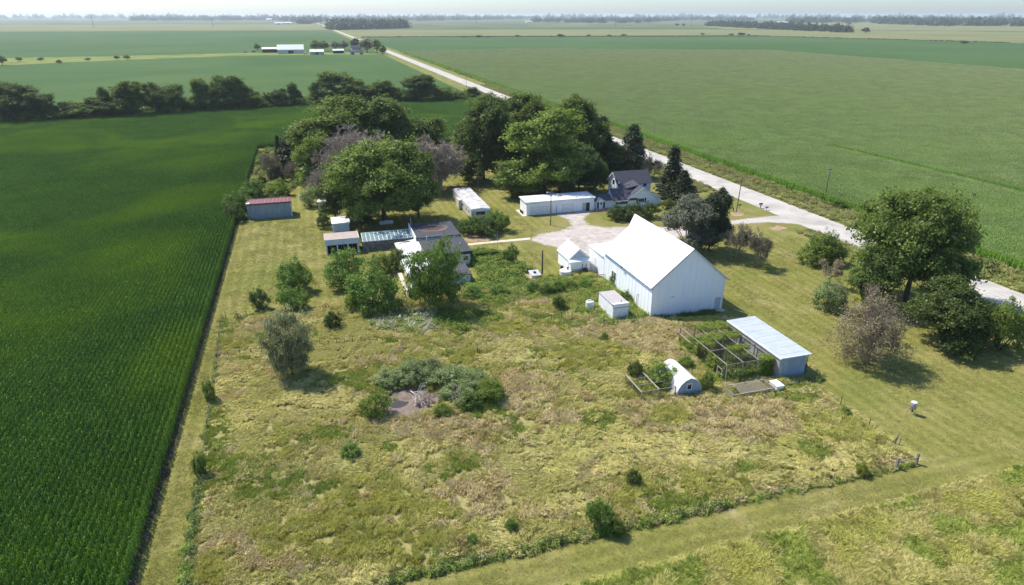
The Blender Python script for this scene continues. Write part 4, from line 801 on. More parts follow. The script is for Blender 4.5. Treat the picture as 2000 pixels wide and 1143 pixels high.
# ---- red roofed shed
t = thing('red_roof_shed', 'blue grey shed with a red metal roof at the cornfield edge', 'shed', (-12.7, 182.8)); RX0, RX1, RY0, RY1, ZF, ZB = -18.2, -7.1, 182.7, 187.9, 4.15, 3.9
build('wall', MB().extrude([(RX0, RY0, 0), (RX0, RY1, 0), (RX0, RY1, ZB), (RX0, RY0, ZF)], (RX1 - RX0, 0, 0)), 'blue_grey_metal', t)
build('eave_board', bx(RX0 - .2, RX1 + .1, RY0 - .12, RY0 - .06, ZF - .35, ZF + .02), 'red_metal', t)
n = 12; wd = (RX1 - RX0 + .4) / n
for i in range(n):
    xa = RX0 - .25 + i * wd; zz = .04 + (.03 if i % 2 else 0)
    build('roof_sheet', MB().slab((xa + .05, RY0 - .3, ZF + zz + .05), (xa + wd - .05, RY0 - .3, ZF + zz + .05), (xa + wd - .05, RY1 + .3, ZB + zz + .05), (xa + .05, RY1 + .3, ZB + zz + .05), .05), 'red_metal', t)
    if i: build('roof_seam', MB().slab((xa - .045, RY0 - .3, ZF + .16), (xa + .045, RY0 - .3, ZF + .16), (xa + .045, RY1 + .3, ZB + .16), (xa - .045, RY1 + .3, ZB + .16), .12), 'pink_seam', t)
build('roof_edge', bx(RX0 - .3, RX1 + .2, RY1 + .3, RY1 + .42, ZB - .05, ZB + .2), 'pink_seam', t)
build('corner_trim', bx(RX1 - .14, RX1 + .06, RY0 - .06, RY0 + .1, 0, ZF - .2), 'white_paint', t); build('door_track', bx(-12.75, -12.62, RY0 - .05, RY0 - .003, .1, ZF - .4), 'galvanised', t)
build('roof_patch', bx(RX0 - .1, RX0 + .75, RY0 - .25, RY0 + .9, ZF + .14, ZF + .2), 'white_paint', t)
build('downpipe', MB().tube((RX0 + .9, RY0 - .1, ZF - .4), (RX0 + .9, RY0 - .1, ZF - 1.4), .05), 'pink_seam', t)
# ---- three small sheds
x, y = g(629, 411); t = thing('small_shed', 'tiny grey shed with a flat pale roof half hidden by a tree', 'shed', (x, y)); build('wall', bx(x - .9, x + 1.2, y, y + 2, 0, 2.3), 'trailer_wall', t); build('roof', MB().slab((x - 1.1, y - .2, 2.45), (x + 1.4, y - .2, 2.45), (x + 1.4, y + 2.2, 2.6), (x - 1.1, y + 2.2, 2.6), .1), 'grey_white', t)
t = thing('white_shed', 'small white roofed metal shed behind the open fronted shed', 'shed', (4.7, 164.2)); build('wall', bx(2.75, 6.7, 164.3, 169.3, 0, 2.35), 'light_blue_wall', t); build('roof', MB().slab((2.5, 164.0, 2.5), (6.95, 164.0, 2.5), (6.95, 169.6, 2.62), (2.5, 169.6, 2.62), .1), 'white_metal', t); build('door', bx(3.3, 4.2, 164.25, 164.297, .05, 2.0), 'grey_white', t)
t = thing('open_shed', 'open fronted shed with a tan flat roof and pale blue fascia', 'shed', (4.2, 147.9)); SX0, SX1, SY0, SY1 = .5, 7.8, 147.9, 152.8
build('side_wall', bx(SX0, SX0 + .12, SY0 + .12, SY1, 0, 3.4), 'light_blue_wall', t); build('side_wall', bx(SX1 - .12, SX1, SY0 + .12, SY1, 0, 3.4), 'light_blue_wall', t); build('back_wall', bx(SX0 + .12, SX1 - .12, SY1 - .12, SY1, 0, 3.4), 'wood_dark', t)
build('roof', MB().slab((SX0 - .1, SY0 + .02, 3.5), (SX1 + .1, SY0 + .02, 3.5), (SX1 + .1, SY1 + .1, 3.55), (SX0 - .1, SY1 + .1, 3.55), .12), 'tan_roof', t)
build('fascia', bx(SX0 - .1, SX1 + .1, SY0 - .08, SY0 + .0, 2.2, 3.52), 'light_blue_wall', t); build('side_trim', bx(SX0 - .16, SX0 - .105, SY0 - .06, SY1 + .1, 3.3, 3.56), 'white_paint', t); build('side_trim', bx(SX1 + .105, SX1 + .16, SY0 - .06, SY1 + .1, 3.3, 3.56), 'white_paint', t)
for x0 in (SX0, 2.85, 5.2, SX1 - .45): build('front_post', bx(x0, x0 + .3, SY0 - .05, SY0 + .1, 0, 2.2), 'light_blue_wall', t)
for x0 in (1.5, 1.9, 3.9, 4.4, 6.3): build('inner_stud', bx(x0, x0 + .09, SY0 + 1.5, SY0 + 1.6, 0, 3.3), 'pale_wood', t)
build('floor', bx(SX0, SX1, SY0, SY1, .02, .06), 'soil', t)
# ---- greenhouse with 12 panes
def glass_mat():
    m, nt, N, L = new_mat('greenhouse_glass'); out = N.new('ShaderNodeOutputMaterial'); b = N.new('ShaderNodeBsdfPrincipled'); L.new(b.outputs[0], out.inputs[0]); v = coords(N, L, 'object')
    L.new(ramp(N, L, noise_n(N, L, v, 2.2, 5, .7), [(.35, (.16, .27, .27)), (.62, (.34, .46, .45))]), b.inputs['Base Color']); b.inputs['Roughness'].default_value = .25; b.inputs['Transmission Weight'].default_value = .25; MATS['greenhouse_glass'] = m
glass_mat()
t = thing('greenhouse', 'lean-to greenhouse with a sloping roof of whitewashed glass panes', 'greenhouse', (14.3, 148.2)); GX0, GX1, GY0, GY1, GZ0, GZ1 = 8.7, 19.9, 148.3, 151.8, 2.3, 3.1
build('back_wall', bx(GX0, GX1, GY1, GY1 + .25, 0, GZ1 - .05), 'concrete', t)
for i in range(20):
    for k in range(3):
        rs = random.Random(i * 7 + k); xa = GX0 + (GX1 - GX0) * i / 20
        build('stone', bx(xa + .02, xa + .53, GY0 - rs.random() * .06, GY0 + .28, .02 + k * .72 + .01 * rs.random(), .70 + k * .72), 'stone', t)
n = 12; wd = (GX1 - GX0) / n
for i in range(n):
    xa = GX0 + i * wd
    build('pane', MB().slab((xa + .06, GY0 - .1, GZ0 + .03), (xa + wd - .06, GY0 - .1, GZ0 + .03), (xa + wd - .06, GY1 + .2, GZ1 + .03), (xa + .06, GY1 + .2, GZ1 + .03), .03), 'greenhouse_glass', t)
for i in range(n + 1):
    xa = GX0 + i * wd; build('glazing_bar', MB().slab((xa - .055, GY0 - .15, GZ0 + .05), (xa + .055, GY0 - .15, GZ0 + .05), (xa + .055, GY1 + .25, GZ1 + .05), (xa - .055, GY1 + .25, GZ1 + .05), .12), 'white_paint', t)
build('eave_rail', bx(GX0 - .1, GX1 + .1, GY0 - .24, GY0 - .155, GZ0 - .1, GZ0 + .05), 'grey_white', t); build('ridge_rail', bx(GX0 - .1, GX1 + .1, GY1 + .26, GY1 + .36, GZ1 - .1, GZ1 + .1), 'white_paint', t)
# ---- flat roofed workshop and its white metal lean-to
t = thing('workshop', 'flat roofed workshop with dark tar roof stained brown', 'workshop', (25.5, 133)); 
build('rear_wall', bx(20.5, 30.0, 143.2, 153.8, 0, 3.45), 'white_paint', t); build('rear_roof', bx(20.15, 30.35, 142.9, 154.1, 3.46, 3.72), 'tar_roof', t)
build('front_wall', bx(20.7, 30.2, 133.0, 143.15, 0, 2.95), 'white_paint', t); build('front_roof', bx(20.6, 30.6, 132.5, 142.85, 2.96, 3.2), 'tar_roof', t)
build('roof_fascia', bx(20.6, 30.62, 132.38, 132.49, 2.55, 3.22), 'roof_edge', t)
build('low_wall', bx(20.7, 27.5, 121.5, 132.95, 0, 2.2), 'white_paint', t); build('low_roof', MB().slab((20.6, 121.2, 2.3), (27.8, 121.2, 2.3), (27.8, 132.36, 2.5), (20.6, 132.36, 2.5), .14), 'tar_roof', t)
mb = MB(); mb.extrude([(25.2 + 3.5 * math.cos(a) * (1 + .06 * math.sin(5 * a)), 149.4 + 2.5 * math.sin(a) * (1 + .08 * math.sin(4 * a)), 3.722) for a in [math.tau * i / 36 for i in range(36)]], (0, 0, .004)); st = build('puddle_rim', mb, 'stain_rim', t)
mb = MB(); mb.extrude([(24.9 + 2.9 * math.cos(a) * (1 + .08 * math.sin(4 * a + 1)), 149.5 + 1.9 * math.sin(a) * (1 + .1 * math.sin(3 * a)), 3.727) for a in [math.tau * i / 36 for i in range(36)]], (0, 0, .004)); build('puddle_stain', mb, 'rust_stain', t)
for x, y, h, m in ((22.4, 142.2, 1.0, 'white_paint'), (23.4, 139.5, .5, 'galvanised'), (28.9, 137.2, .6, 'white_paint'), (20.5, 152.8, 2.4, 'galvanised')): build('vent_pipe', MB().tube((x, y, 3.1), (x, y, 3.2 + h), .1), m, t)
build('parapet', bx(20.02, 20.14, 142.9, 154.1, 2.6, 4.1), 'white_paint', t); win_front(t, 28.6, 29.8, .9, 2.0, 133.0)
t = thing('lean_to', 'white ribbed metal lean-to roof on the left of the workshop', 'lean-to', (18, 133)); 
n = 13; y0, y1 = 122.0, 144.6; wd = (y1 - y0) / n
for i in range(n):
    ya = y0 + i * wd; zz = .02 * (i % 2)
    build('roof_sheet', MB().slab((15.4, ya + .015, 2.5 + zz), (20.1 if ya > 142 else 20.55, ya + .015, 3.02 + zz if ya < 142 else 3.0 + zz), (20.1 if ya > 142 else 20.55, ya + wd - .015, 3.02 + zz if ya < 142 else 3.0 + zz), (15.4, ya + wd - .015, 2.5 + zz), .05), 'white_metal', t)
build('side_wall', bx(15.75, 15.87, 122.2, 144.4, 0, 2.42), 'white_siding_y', t); build('front_wall', bx(15.87, 20.5, 122.2, 122.3, 0, 2.5), 'white_siding', t); build('gutter', bx(15.28, 15.38, 122, 144.6, 2.36, 2.48), 'wood_dark', t)
build('roof_rust', bx(15.9, 18.9, 143.4, 143.9, 2.93, 2.96), 'rust_stain', t)
for y in (124, 129, 134, 139): win_side(t, 15.75, y, y + 1.5, 1.0, 2.0)
# ---- propane tank
x, y = g(755, 441); t = thing('propane_tank', 'white horizontal propane tank under the big tree', 'tank', (x, y))
mb = MB(); k = 14; prof = [(-1.85, .05), (-1.75, .35), (-1.5, .5), (1.5, .5), (1.75, .35), (1.85, .05)]
for a, b in zip(prof, prof[1:]): mb.tube((x + a[0], y, .85), (x + b[0], y, .85), a[1], b[1], k)
build('body', mb, 'tank_white', t, True); build('dome', MB().lathe((x, y, 1.3), [(.25, 0), (.25, .15), (.1, .22)]), 'tank_white', t)
for dx in (-1.1, 1.1): build('leg', bx(x + dx - .1, x + dx + .1, y - .35, y + .35, 0, .45), 'concrete', t)
# ---- box body and barrel among the weeds
t = thing('truck_box', 'white box truck body standing in weeds beside the barn', 'truck body', (48.95, 97.1)); BX0, BX1, BY0, BY1, BZ = 47.45, 50.45, 97.1, 103.3, 3.15
build('body', bx(BX0, BX1, BY0, BY1, .05, BZ - .06), 'white_paint', t); build('roof', bx(BX0 - .04, BX1 + .04, BY0 - .04, BY1 + .04, BZ - .05, BZ + .03), 'grey_white', t)
build('roof_cover', bx(BX0 + .12, BX1 - .12, BY0 + .9, BY1 - .1, BZ + .034, BZ + .05), 'box_roof', t); build('front_cap', MB().extrude([(BX0 - .05, BY0 - .1, BZ - .55), (BX0 - .05, BY0 - .02, BZ + .1), (BX0 - .05, BY0 + .55, BZ + .1), (BX0 - .05, BY0 + .55, BZ + .04), (BX0 - .05, BY0 - .042, BZ + .035), (BX0 - .05, BY0 - .042, BZ - .55)], (BX1 - BX0 + .1, 0, 0)), 'white_paint', t)
build('rust_line', bx(BX0 + .02, BX1 - .02, BY0 - .115, BY0 - .102, BZ - .6, BZ - .52), 'rust_stain', t); build('edge_trim', bx(BX0 - .05, BX0 - .003, BY0 + .6, BY1, BZ - .16, BZ - .07), 'galvanised', t); build('stack', MB().tube((49.2, BY0 + .5, BZ + .1), (49.2, BY0 + .5, BZ + .55), .05), 'black_paint', t)
x, y = g(1154, 609); y += .6; t = thing('barrel_tank', 'round white plastic tank standing in the weeds', 'tank', (x, y)); build('body', MB().lathe((x, y, 0), [(.72, 0), (.78, .1), (.78, 1.75), (.70, 1.88), (.62, 1.9)], 20), 'tank_white', t, False); build('lid', MB().lathe((x, y, 1.9), [(.60, 0), (.55, .05), (.1, .1)], 20), 'tank_white', t); build('slot', bx(x - .55, x + .55, y - .12, y + .08, 1.97, 2.03), 'wood_dark', t)
# ---- poultry shed and its wire run
t = thing('poultry_shed', 'low shed with a pale blue metal roof beside the wire run', 'shed', (65.4, 71.2)); PX0, PX1, PY0, PY1 = 62.4, 67.0, 71.4, 84.6
build('wall', MB().extrude([(PX0, PY0, 0), (PX1, PY0, 0), (PX1, PY0, 3.65), (PX0, PY0, 3.55)], (0, PY1 - PY0, 0)), 'blue_wall', t)
n = 14; wd = (PY1 - PY0 + .6) / n
for i in range(n):
    ya = PY0 - .3 + i * wd; zz = .012 * (i % 2); build('roof_sheet', MB().slab((62.25, ya + .01, 3.72 + zz), (67.4, ya + .01, 3.84 + zz), (67.4, ya + wd - .01, 3.84 + zz), (62.25, ya + wd - .01, 3.72 + zz), .05), 'blue_roof_metal', t)
build('eave_trim', bx(62.12, 62.24, PY0 - .35, PY1 + .35, 3.52, 3.74), 'white_paint', t); build('end_trim', bx(62.12, 67.45, PY0 - .42, PY0 - .305, 3.66, 3.82), 'white_paint', t)
for i in range(11): ya = PY0 + .1 + i * 1.18; build('plank', bx(PX0 - .05, PX0 - .003, ya, ya + 1.12, .1, 3.4), 'grey_white' if i % 3 else 'pale_wood', t)
build('rusted_corner', bx(PX0 + .02, PX0 + .5, PY0 - .03, PY0 - .003, 1.0, 2.4), 'pale_wood', t); build('downpipe', MB().tube((67.1, PY0 - .08, 0), (67.1, PY0 - .08, 3.6), .06), 'roof_edge', t)
def wire_panel(mb, a, b, z0, z1, s=.15, r=.011):
    d = math.hypot(b[0] - a[0], b[1] - a[1]); n = int(d / s)
    for i in range(n + 1): u = i / n; x, y = a[0] + (b[0] - a[0]) * u, a[1] + (b[1] - a[1]) * u; mb.tube((x, y, z0), (x, y, z1), r, r, 3)
    for j in range(int((z1 - z0) / s) + 1): mb.tube((a[0], a[1], z0 + j * s), (b[0], b[1], z0 + j * s), r, r, 3)
def wire_top(mb, x0, x1, y0, y1, z, s=.2, r=.009):
    for i in range(int((x1 - x0) / s) + 1): mb.tube((x0 + i * s, y0, z), (x0 + i * s, y1, z), r, r, 3)
    for i in range(int((y1 - y0) / s) + 1): mb.tube((x0, y0 + i * s, z), (x1, y0 + i * s, z), r, r, 3)
CX0, CX1, CY0, CY1, CZ = 54.2, 62.05, 72.5, 85.8, 3.2
t = thing('wire_run', 'large wood framed poultry run of wire mesh grown over with vines', 'animal run', (58.1, 72.5))
for x in (CX0, 56.9, 59.5, CX1):
    for y in (CY0, 77, 81.5, CY1): build('post', bx(x - .07, x + .07, y - .07, y + .07, 0, CZ - .06), 'wood_grey', t)
for x in (CX0, 56.9, 59.5, CX1): build('top_rail', bx(x - .045, x + .045, CY0, CY1, CZ - .059, CZ + .03), 'pale_wood', t)
for y in (CY0, 77, 81.5, CY1): build('cross_rail', bx(CX0 + .07, CX1, y - .05, y + .05, CZ - .05, CZ + .05), 'wood_grey', t)
build('mid_rail', bx(CX0 - .06, CX0 + .06, 80, CY1, 1.9, 2.02), 'pale_wood', t); build('base_board', bx(CX0 - .08, CX0 + .08, CY0, CY1, .02, .25), 'wood_grey', t); build('base_board', bx(CX0 + .08, CX1, CY0 - .06, CY0 + .06, .02, .25), 'wood_grey', t)
d = build('door', MB().box(CX0 - .1, CX0 - .06, 73.4, 73.5, .1, 2.0).box(CX0 - .1, CX0 - .06, 74.6, 74.7, .1, 2.0).box(CX0 - .1, CX0 - .06, 73.5, 74.6, .1, .2).box(CX0 - .1, CX0 - .06, 73.5, 74.6, 1.0, 1.1).box(CX0 - .1, CX0 - .06, 73.5, 74.6, 1.9, 2.0), 'pale_wood', t)
mb = MB(); wire_panel(mb, (CX0, CY0), (CX0, CY1), .2, CZ); wire_panel(mb, (CX0, CY0), (CX1, CY0), .2, CZ); wire_panel(mb, (58.1, CY0), (58.1, CY1), .2, CZ, .3); wire_top(mb, CX0, CX1, CY0, CY1, CZ + .06); build('wire_mesh', mb, 'wire', t)
# ---- rounded coop
t = thing('poultry_coop', 'small coop with an arched white roof and grey window end', 'coop', (47.4, 71.1)); KX0, KX1, KY0, KY1 = 45.5, 49.3, 71.15, 76.9; xm = (KX0 + KX1) / 2
arc = [(KX0, .85), (KX0 + .12, 1.5), (KX0 + .5, 2.1), (KX0 + 1.1, 2.6), (xm, 2.92), (KX1 - 1.1, 2.6), (KX1 - .5, 2.1), (KX1 - .12, 1.5), (KX1, .85)]
build('end_wall', MB().extrude([(KX0, KY0, 0)] + [(x, KY0, z) for x, z in arc] + [(KX1, KY0, 0)], (0, .12, 0)), 'blue_wall', t); build('rear_wall', MB().extrude([(KX0, KY1, 0)] + [(x, KY1, z) for x, z in arc] + [(KX1, KY1, 0)], (0, -.12, 0)), 'blue_wall', t)
mb = MB()
for (xa, za), (xb, zb) in zip([(KX0 - .02, .1)] + arc, arc + [(KX1 + .02, .1)]): mb.slab((xa, KY0 - .15, za + .03), (xb, KY0 - .15, zb + .03), (xb, KY1 + .15, zb + .03), (xa, KY1 + .15, za + .03), .04)
build('arched_roof', mb, 'white_metal', t); w_ = win_front(t, xm - .45, xm + .4, 1.0, 2.0, KY0, bars=0)
build('side_ramp', MB().slab((KX0 - .9, 71.4, .25), (KX0 - .05, 71.4, .9), (KX0 - .05, 72.3, .9), (KX0 - .9, 72.3, .25), .06), 'pale_wood', t)
t = thing('wire_pen', 'low open wire pen with wooden rails left of the coop', 'animal run', (42.7, 71.3)); x0, x1, y0, y1, z = 40.0, 45.3, 71.3, 76.3, 1.8
for x, y in ((x0, y0), (x0, y1), (x1, y0), (42.7, y0), (x0, 73.9), (42.7, y1), (x1, y1)): build('post', bx(x - .06, x + .06, y - .06, y + .06, 0, z - .05), 'wood_grey', t)
for x in (x0, 42.7): build('top_rail', bx(x - .05, x + .05, y0, y1, z - .049, z + .05), 'pale_wood', t)
for y in (y0, 73.1, 74.9): build('cross_rail', bx(x0 + .05, x1, y - .04, y + .04, z - .04, z + .04), 'wood_grey', t)
mb = MB(); wire_panel(mb, (x0, y0), (x1, y0), .05, z, .16); wire_panel(mb, (x0, y0), (x0, y1), .05, z, .16); build('wire_mesh', mb, 'wire', t)
t = thing('brooder_pen', 'long low slatted pen in front of the wire run', 'animal run', (56, 68.1)); x0, x1, y0, y1, z = 52.7, 59.3, 68.1, 70.6, 1.05
for x in (x0, x1): build('end_board', bx(x - .05, x + .05, y0, y1, 0, z), 'wood_grey', t)
build('front_rail', bx(x0 + .05, x1 - .05, y0 - .04, y0 + .04, z - .12, z), 'pale_wood', t); build('back_rail', bx(x0 + .05, x1 - .05, y1 - .04, y1 + .04, z - .12, z), 'pale_wood', t); mb = MB(); wire_panel(mb, (x0 + .05, y0), (x1 - .05, y0), .02, z - .13, .15); build('wire_mesh', mb, 'wire', t)
for i in range(18): xa = x0 + 1.2 + i * .26; build('slat', bx(xa, xa + .11, y0 + .05, y1 - .05, z - .04, z - .005), 'wood_grey', t)
x, y = g(1522, 768); t = thing('white_crate', 'white box crate at the end of the slatted pen', 'crate', (x, y)); build('body', bx(x - .55, x + .6, y, y + 1.7, 0, 1.1), 'white_paint', t); build('lid', bx(x - .62, x + .67, y - .07, y + 1.77, 1.101, 1.18), 'white_paint', t)
x, y = g(1542, 753); t = thing('plank_table', 'low plank platform beside the poultry shed', 'platform', (x, y))
for k in range(4): build('plank', MB().slab((x - 1.1, y - .45 + k * .28, .62), (x + 1.1, y - .35 + k * .28, .62), (x + 1.1, y - .09 + k * .28, .62), (x - 1.1, y - .19 + k * .28, .42), .06), 'tan_roof', t)
for dx, dy in ((-.95, -.2), (.95, -.1), (-.95, .5), (.95, .6)): build('leg', bx(x + dx - .06, x + dx + .06, y + dy - .06, y + dy + .06, 0, .559), 'wood_grey', t)
# ---- hopper feeder
x, y = g(1780, 809); t = thing('feed_hopper', 'grey barrel hopper on thin legs on the mown grass', 'feeder', (x, y)); build('barrel', MB().lathe((x, y, .95), [(.1, -.25), (.38, .0), (.40, .02), (.40, .85), (.36, .9)], 14), 'galvanised', t, True); build('lid', MB().lathe((x, y, 1.851), [(.41, 0), (.38, .06), (.05, .12)], 14), 'tank_white', t); build('spout', MB().tube((x, y, .72), (x, y, .45), .12, .16), 'wood_dark', t)
for a in (.5, 2.6, 4.7): build('leg', MB().tube((x + .34 * math.cos(a), y + .34 * math.sin(a), 1.2), (x + .62 * math.cos(a), y + .62 * math.sin(a), 0), .035), 'galvanised', t)

# ================================================================== POLES, FENCES, SMALL THINGS
def pole(px_, py, top, label, m='wood_pole', arm=None, lamp=False, r=.15, lean=0, can=False):
    x, y = g(px_, py); h = hgt(px_, py, top); t = thing('utility_pole', label, 'pole', (x, y)); build('post', MB().tube((x, y, 0), (x + lean, y, h), r, r * .65, 8), m, t)
    if arm: build('crossarm', bx(x + lean - arm, x + lean + arm, y - .06, y + .06, h - .55, h - .42), 'wood_dark', t)
    if arm:
        for k in (-.9, -.3, .9): build('insulator', MB().tube((x + lean + k * arm, y, h - .42), (x + lean + k * arm, y, h - .2), .06), 'grey_white', t)
    if lamp: a = build('lamp_arm', MB().tube((x + lean, y, h - .3), (x + lean - .9, y, h - .1), .04), 'galvanised', t); build('lamp_head', MB().lathe((x + lean - 1.0, y, h - .35), [(.26, 0), (.22, .2), (.08, .3)], 10), 'grey_white', a)
    if can: build('transformer', MB().lathe((x + lean - .35, y - .1, h - 1.7), [(.24, 0), (.26, .05), (.26, .85), (.2, .95)], 10), 'galvanised', t)
    return t
pole(1075, 440, 374, 'wooden yard light pole standing in front of the long garage', lamp=True, arm=.5)
build('meter', bx(g(1075, 440)[0] - .2, g(1075, 440)[0] + .2, g(1075, 440)[1] - .35, g(1075, 440)[1] - .12, 1.5, 2.1), 'galvanised', [o for o in ROOT.objects if o.name == 'utility_pole'][0])
pole(1059, 537, 489, 'short thick dark pole beside the garden path', 'wood_dark', r=.2, lamp=False)
pole(1438, 415, 346, 'bare wooden pole on the grass between drive and road', lean=.4)
pole(1610, 393, 328, 'dark pole with transformer at the edge of the far cornfield', 'steel_pole', arm=.8, can=True)
pole(1275, 290, 233, 'slim grey pole across the road beyond the spruces', 'wood_grey', r=.12)
pole(934, 383, 330, 'slim wooden pole behind the mobile home', 'wood_pole', r=.1)
pole(911, 172, 127, 'thin distant pole beside the straight far stretch of road', 'wood_grey', r=.12)
x, y = g(972, 487); t = thing('flag_post', 'thin post on the lawn beside the concrete path', 'post', (x, y)); build('post', MB().tube((x, y, 0), (x, y, 4.6), .04), 'galvanised', t); build('flag', bx(x + .05, x + .35, y - .02, y + .02, 2.4, 3.1), 'blue_paint', t)
x, y = g(934, 471); t = thing('garden_stake', 'dark thin stake in the flower bed by the workshop', 'post', (x, y)); build('post', MB().tube((x, y, 0), (x, y, 2.2), .035), 'black_paint', t); build('ring', MB().tube((x, y, 2.2), (x + .25, y, 2.3), .02), 'black_paint', t)
x, y = g(1485, 407); t = thing('mailbox', 'dark mailbox on a post at the roadside by the drive', 'mailbox', (x, y)); build('post', bx(x - .08, x + .08, y - .08, y + .08, 0, 1.1), 'wood_dark', t)
b_ = build('box', MB().extrude([(x - .5, y - .18, 1.101), (x - .5, y + .18, 1.101), (x - .5, y + .18, 1.35), (x - .5, y + .1, 1.5), (x - .5, y - .1, 1.5), (x - .5, y - .18, 1.35)], (1.0, 0, 0)), 'black_paint', t); build('flag', bx(x + .1, x + .3, y - .24, y - .19, 1.35, 1.6), 'red_paint', b_); build('brace', MB().tube((x, y, .5), (x + .5, y, 1.1), .05), 'wood_dark', t)
x, y = g(1497, 411); t = thing('newspaper_box', 'small blue box on a post near the mailbox', 'box', (x, y)); build('post', bx(x - .05, x + .05, y - .05, y + .05, 0, .7), 'wood_dark', t); build('body', bx(x - .4, x + .4, y - .2, y + .2, .701, 1.05), 'blue_paint', t)
x, y = g(1444, 409); t = thing('road_sign', 'small blue address sign beside the bare roadside pole', 'sign', (x, y)); build('post', bx(x - .04, x + .04, y - .04, y + .04, 0, 1.1), 'black_paint', t); build('plate', bx(x - .45, x + .45, y - .03, y + .03, 1.101, 1.5), 'blue_paint', t)
x, y = g(1432, 413); t = thing('meter_stub', 'short dark stub post left of the bare roadside pole', 'post', (x, y)); build('post', bx(x - .1, x + .1, y - .1, y + .1, 0, 1.0), 'wood_dark', t); build('cap', bx(x - .13, x + .13, y - .13, y + .13, 1.001, 1.08), 'black_paint', t)
def fence(name, label, pts, h, wires, m='wood_grey', r=.06, jit=.05, seed=0):
    rs = random.Random(seed); t = thing(name, label, 'fence', pts[0]); tops = []
    for x, y in pts:
        hh = h * (.9 + .2 * rs.random()); lx, ly = rs.uniform(-jit, jit), rs.uniform(-jit, jit); build('post', MB().tube((x, y, -.05), (x + lx, y + ly, hh), r, r * .8, 5), m, t); tops.append((x + lx * .8, y + ly * .8, hh))
    for k in range(wires):
        mb = MB(); f = (k + 1) / wires * .92
        for a, b in zip(tops, tops[1:]): mb.tube((a[0], a[1], a[2] * f), (b[0], b[1], b[2] * f), .012, .012, 3)
        build('wire', mb, 'wire', t)
    return t
def along(a, b, n): return [(a[0] + (b[0] - a[0]) * i / (n - 1), a[1] + (b[1] - a[1]) * i / (n - 1)) for i in range(n)]
fence('wire_fence', 'overgrown wire fence along the near side of the pasture', along((3, 49.4), (62, 49.5), 15), 1.25, 4, seed=1)
fence('wire_fence', 'wire fence with few posts on the right side of the pasture', [(66.0, 52.6), (66.2, 57.6), (66.4, 63.0), (66.6, 68.5), (68.6, 70.6)], 1.35, 3, 'wood_dark', seed=2)
fence('wire_fence', 'weedy wire fence along the left side of the pasture by the lane', along((-15.8, 50.5), (-18.7, 117.5), 18), 1.2, 3, 'wood_grey', seed=3)
fence('wire_fence', 'low wire fence crossing the pasture left of the willow', along((-17.9, 101.9), (-9.6, 101.7), 6), 1.3, 4, 'wood_dark', seed=4)
fence('wire_fence', 'low wire fence crossing the pasture right of the willow', along((-3.6, 101.5), (6.8, 100.7), 9), 1.35, 4, 'wood_dark', seed=5)
fence('wire_fence', 'dark posts and wire across the weeds left of the white box', [g(1037, 631), g(1077, 630), g(1096, 626), g(1117, 629)], 1.7, 3, 'wood_dark', .07, seed=6)
t = thing('corner_brace', 'braced wooden corner posts at the right end of the near fence', 'fence post', (65.6, 49.5))
for x in (62.6, 65.6): build('post', bx(x - .12, x + .12, 49.35, 49.59, 0, 1.55), 'wood_grey', t)
build('brace_rail', bx(62.72, 65.48, 49.42, 49.52, .85, .97), 'wood_grey', t)
t = thing('leaning_post', 'leaning grey post at the right edge of the pasture', 'fence post', g(1747, 868)); x, y = g(1747, 868); build('post', MB().tube((x, y, 0), (x + .25, y, 1.5), .11, .1, 6), 'wood_grey', t); build('staple_board', MB().tube((x - .25, y + .3, 0), (x + .05, y, 1.0), .05), 'wood_grey', t)
x, y = g(934, 695); t = thing('split_stump', 'split dead stump standing in the grass beyond the pond', 'stump', (x, y)); build('trunk', MB().tube((x, y, 0), (x - .12, y, 1.5), .13, .06, 6), 'wood_dark', t); build('split', MB().tube((x + .18, y, 0), (x + .22, y, 1.2), .1, .04, 6), 'wood_dark', t)
def wheel(px_, py, label):
    x, y = g(px_, py); t = thing('wagon_wheel', label, 'wheel', (x, y)); mb = MB(); R = .52; pts = [(x + R * math.cos(a), y, R + .25 + R * math.sin(a)) for a in [math.tau * i / 18 for i in range(18)]]
    for a, b in zip(pts, pts[1:] + pts[:1]): mb.tube(a, b, .06, .06, 5)
    build('rim', mb, 'wood_dark', t)
    for k in range(4): a = math.pi * k / 4; build('spoke', MB().tube((x - R * math.cos(a), y, R + .25 - R * math.sin(a)), (x + R * math.cos(a), y, R + .25 + R * math.sin(a)), .025, .025, 4), 'wood_dark', t)
    build('post', bx(x - .05, x + .05, y + .07, y + .15, 0, 1.35), 'wood_dark', t)
wheel(466, 626, 'wagon wheel on a post at the left end of the garden fence'); wheel(637, 606, 'wagon wheel on a post near the two round shrubs')
fence('rail_fence', 'sagging wire fence from the lane to the wagon wheel', [(-18.1, 118.2), (-16.3, 117.9), (-14.6, 117.6), g(466, 625.5)], 1.4, 2, 'wood_dark', seed=7)
x, y = g(592, 618); tag(build('white_board', MB().slab((x - .1, y - .5, .25), (x + 1.6, y - .3, .25), (x + 1.6, y + .9, .5), (x - .1, y + .7, .5), .06), 'white_paint'), 'white board lying on the grass behind the willow', 'board')
x, y = g(1172, 640); tag(build('loose_plank', MB().tube((x - .8, y + .9, .35), (x + .9, y - .9, .2), .06, .06, 4), 'pale_wood'), 'loose pole lying in the grass below the white box', 'plank')
x, y = g(1432, 620); t = thing('gate_rail', 'thin rail leaning behind the poultry shed', 'rail', (x, y)); build('rail', MB().tube((x, y, 1.6), (x + 1.8, y - 1.4, 1.1), .05), 'pale_wood', t); build('post', MB().tube((x, y, 0), (x, y, 1.7), .05), 'wood_grey', t)

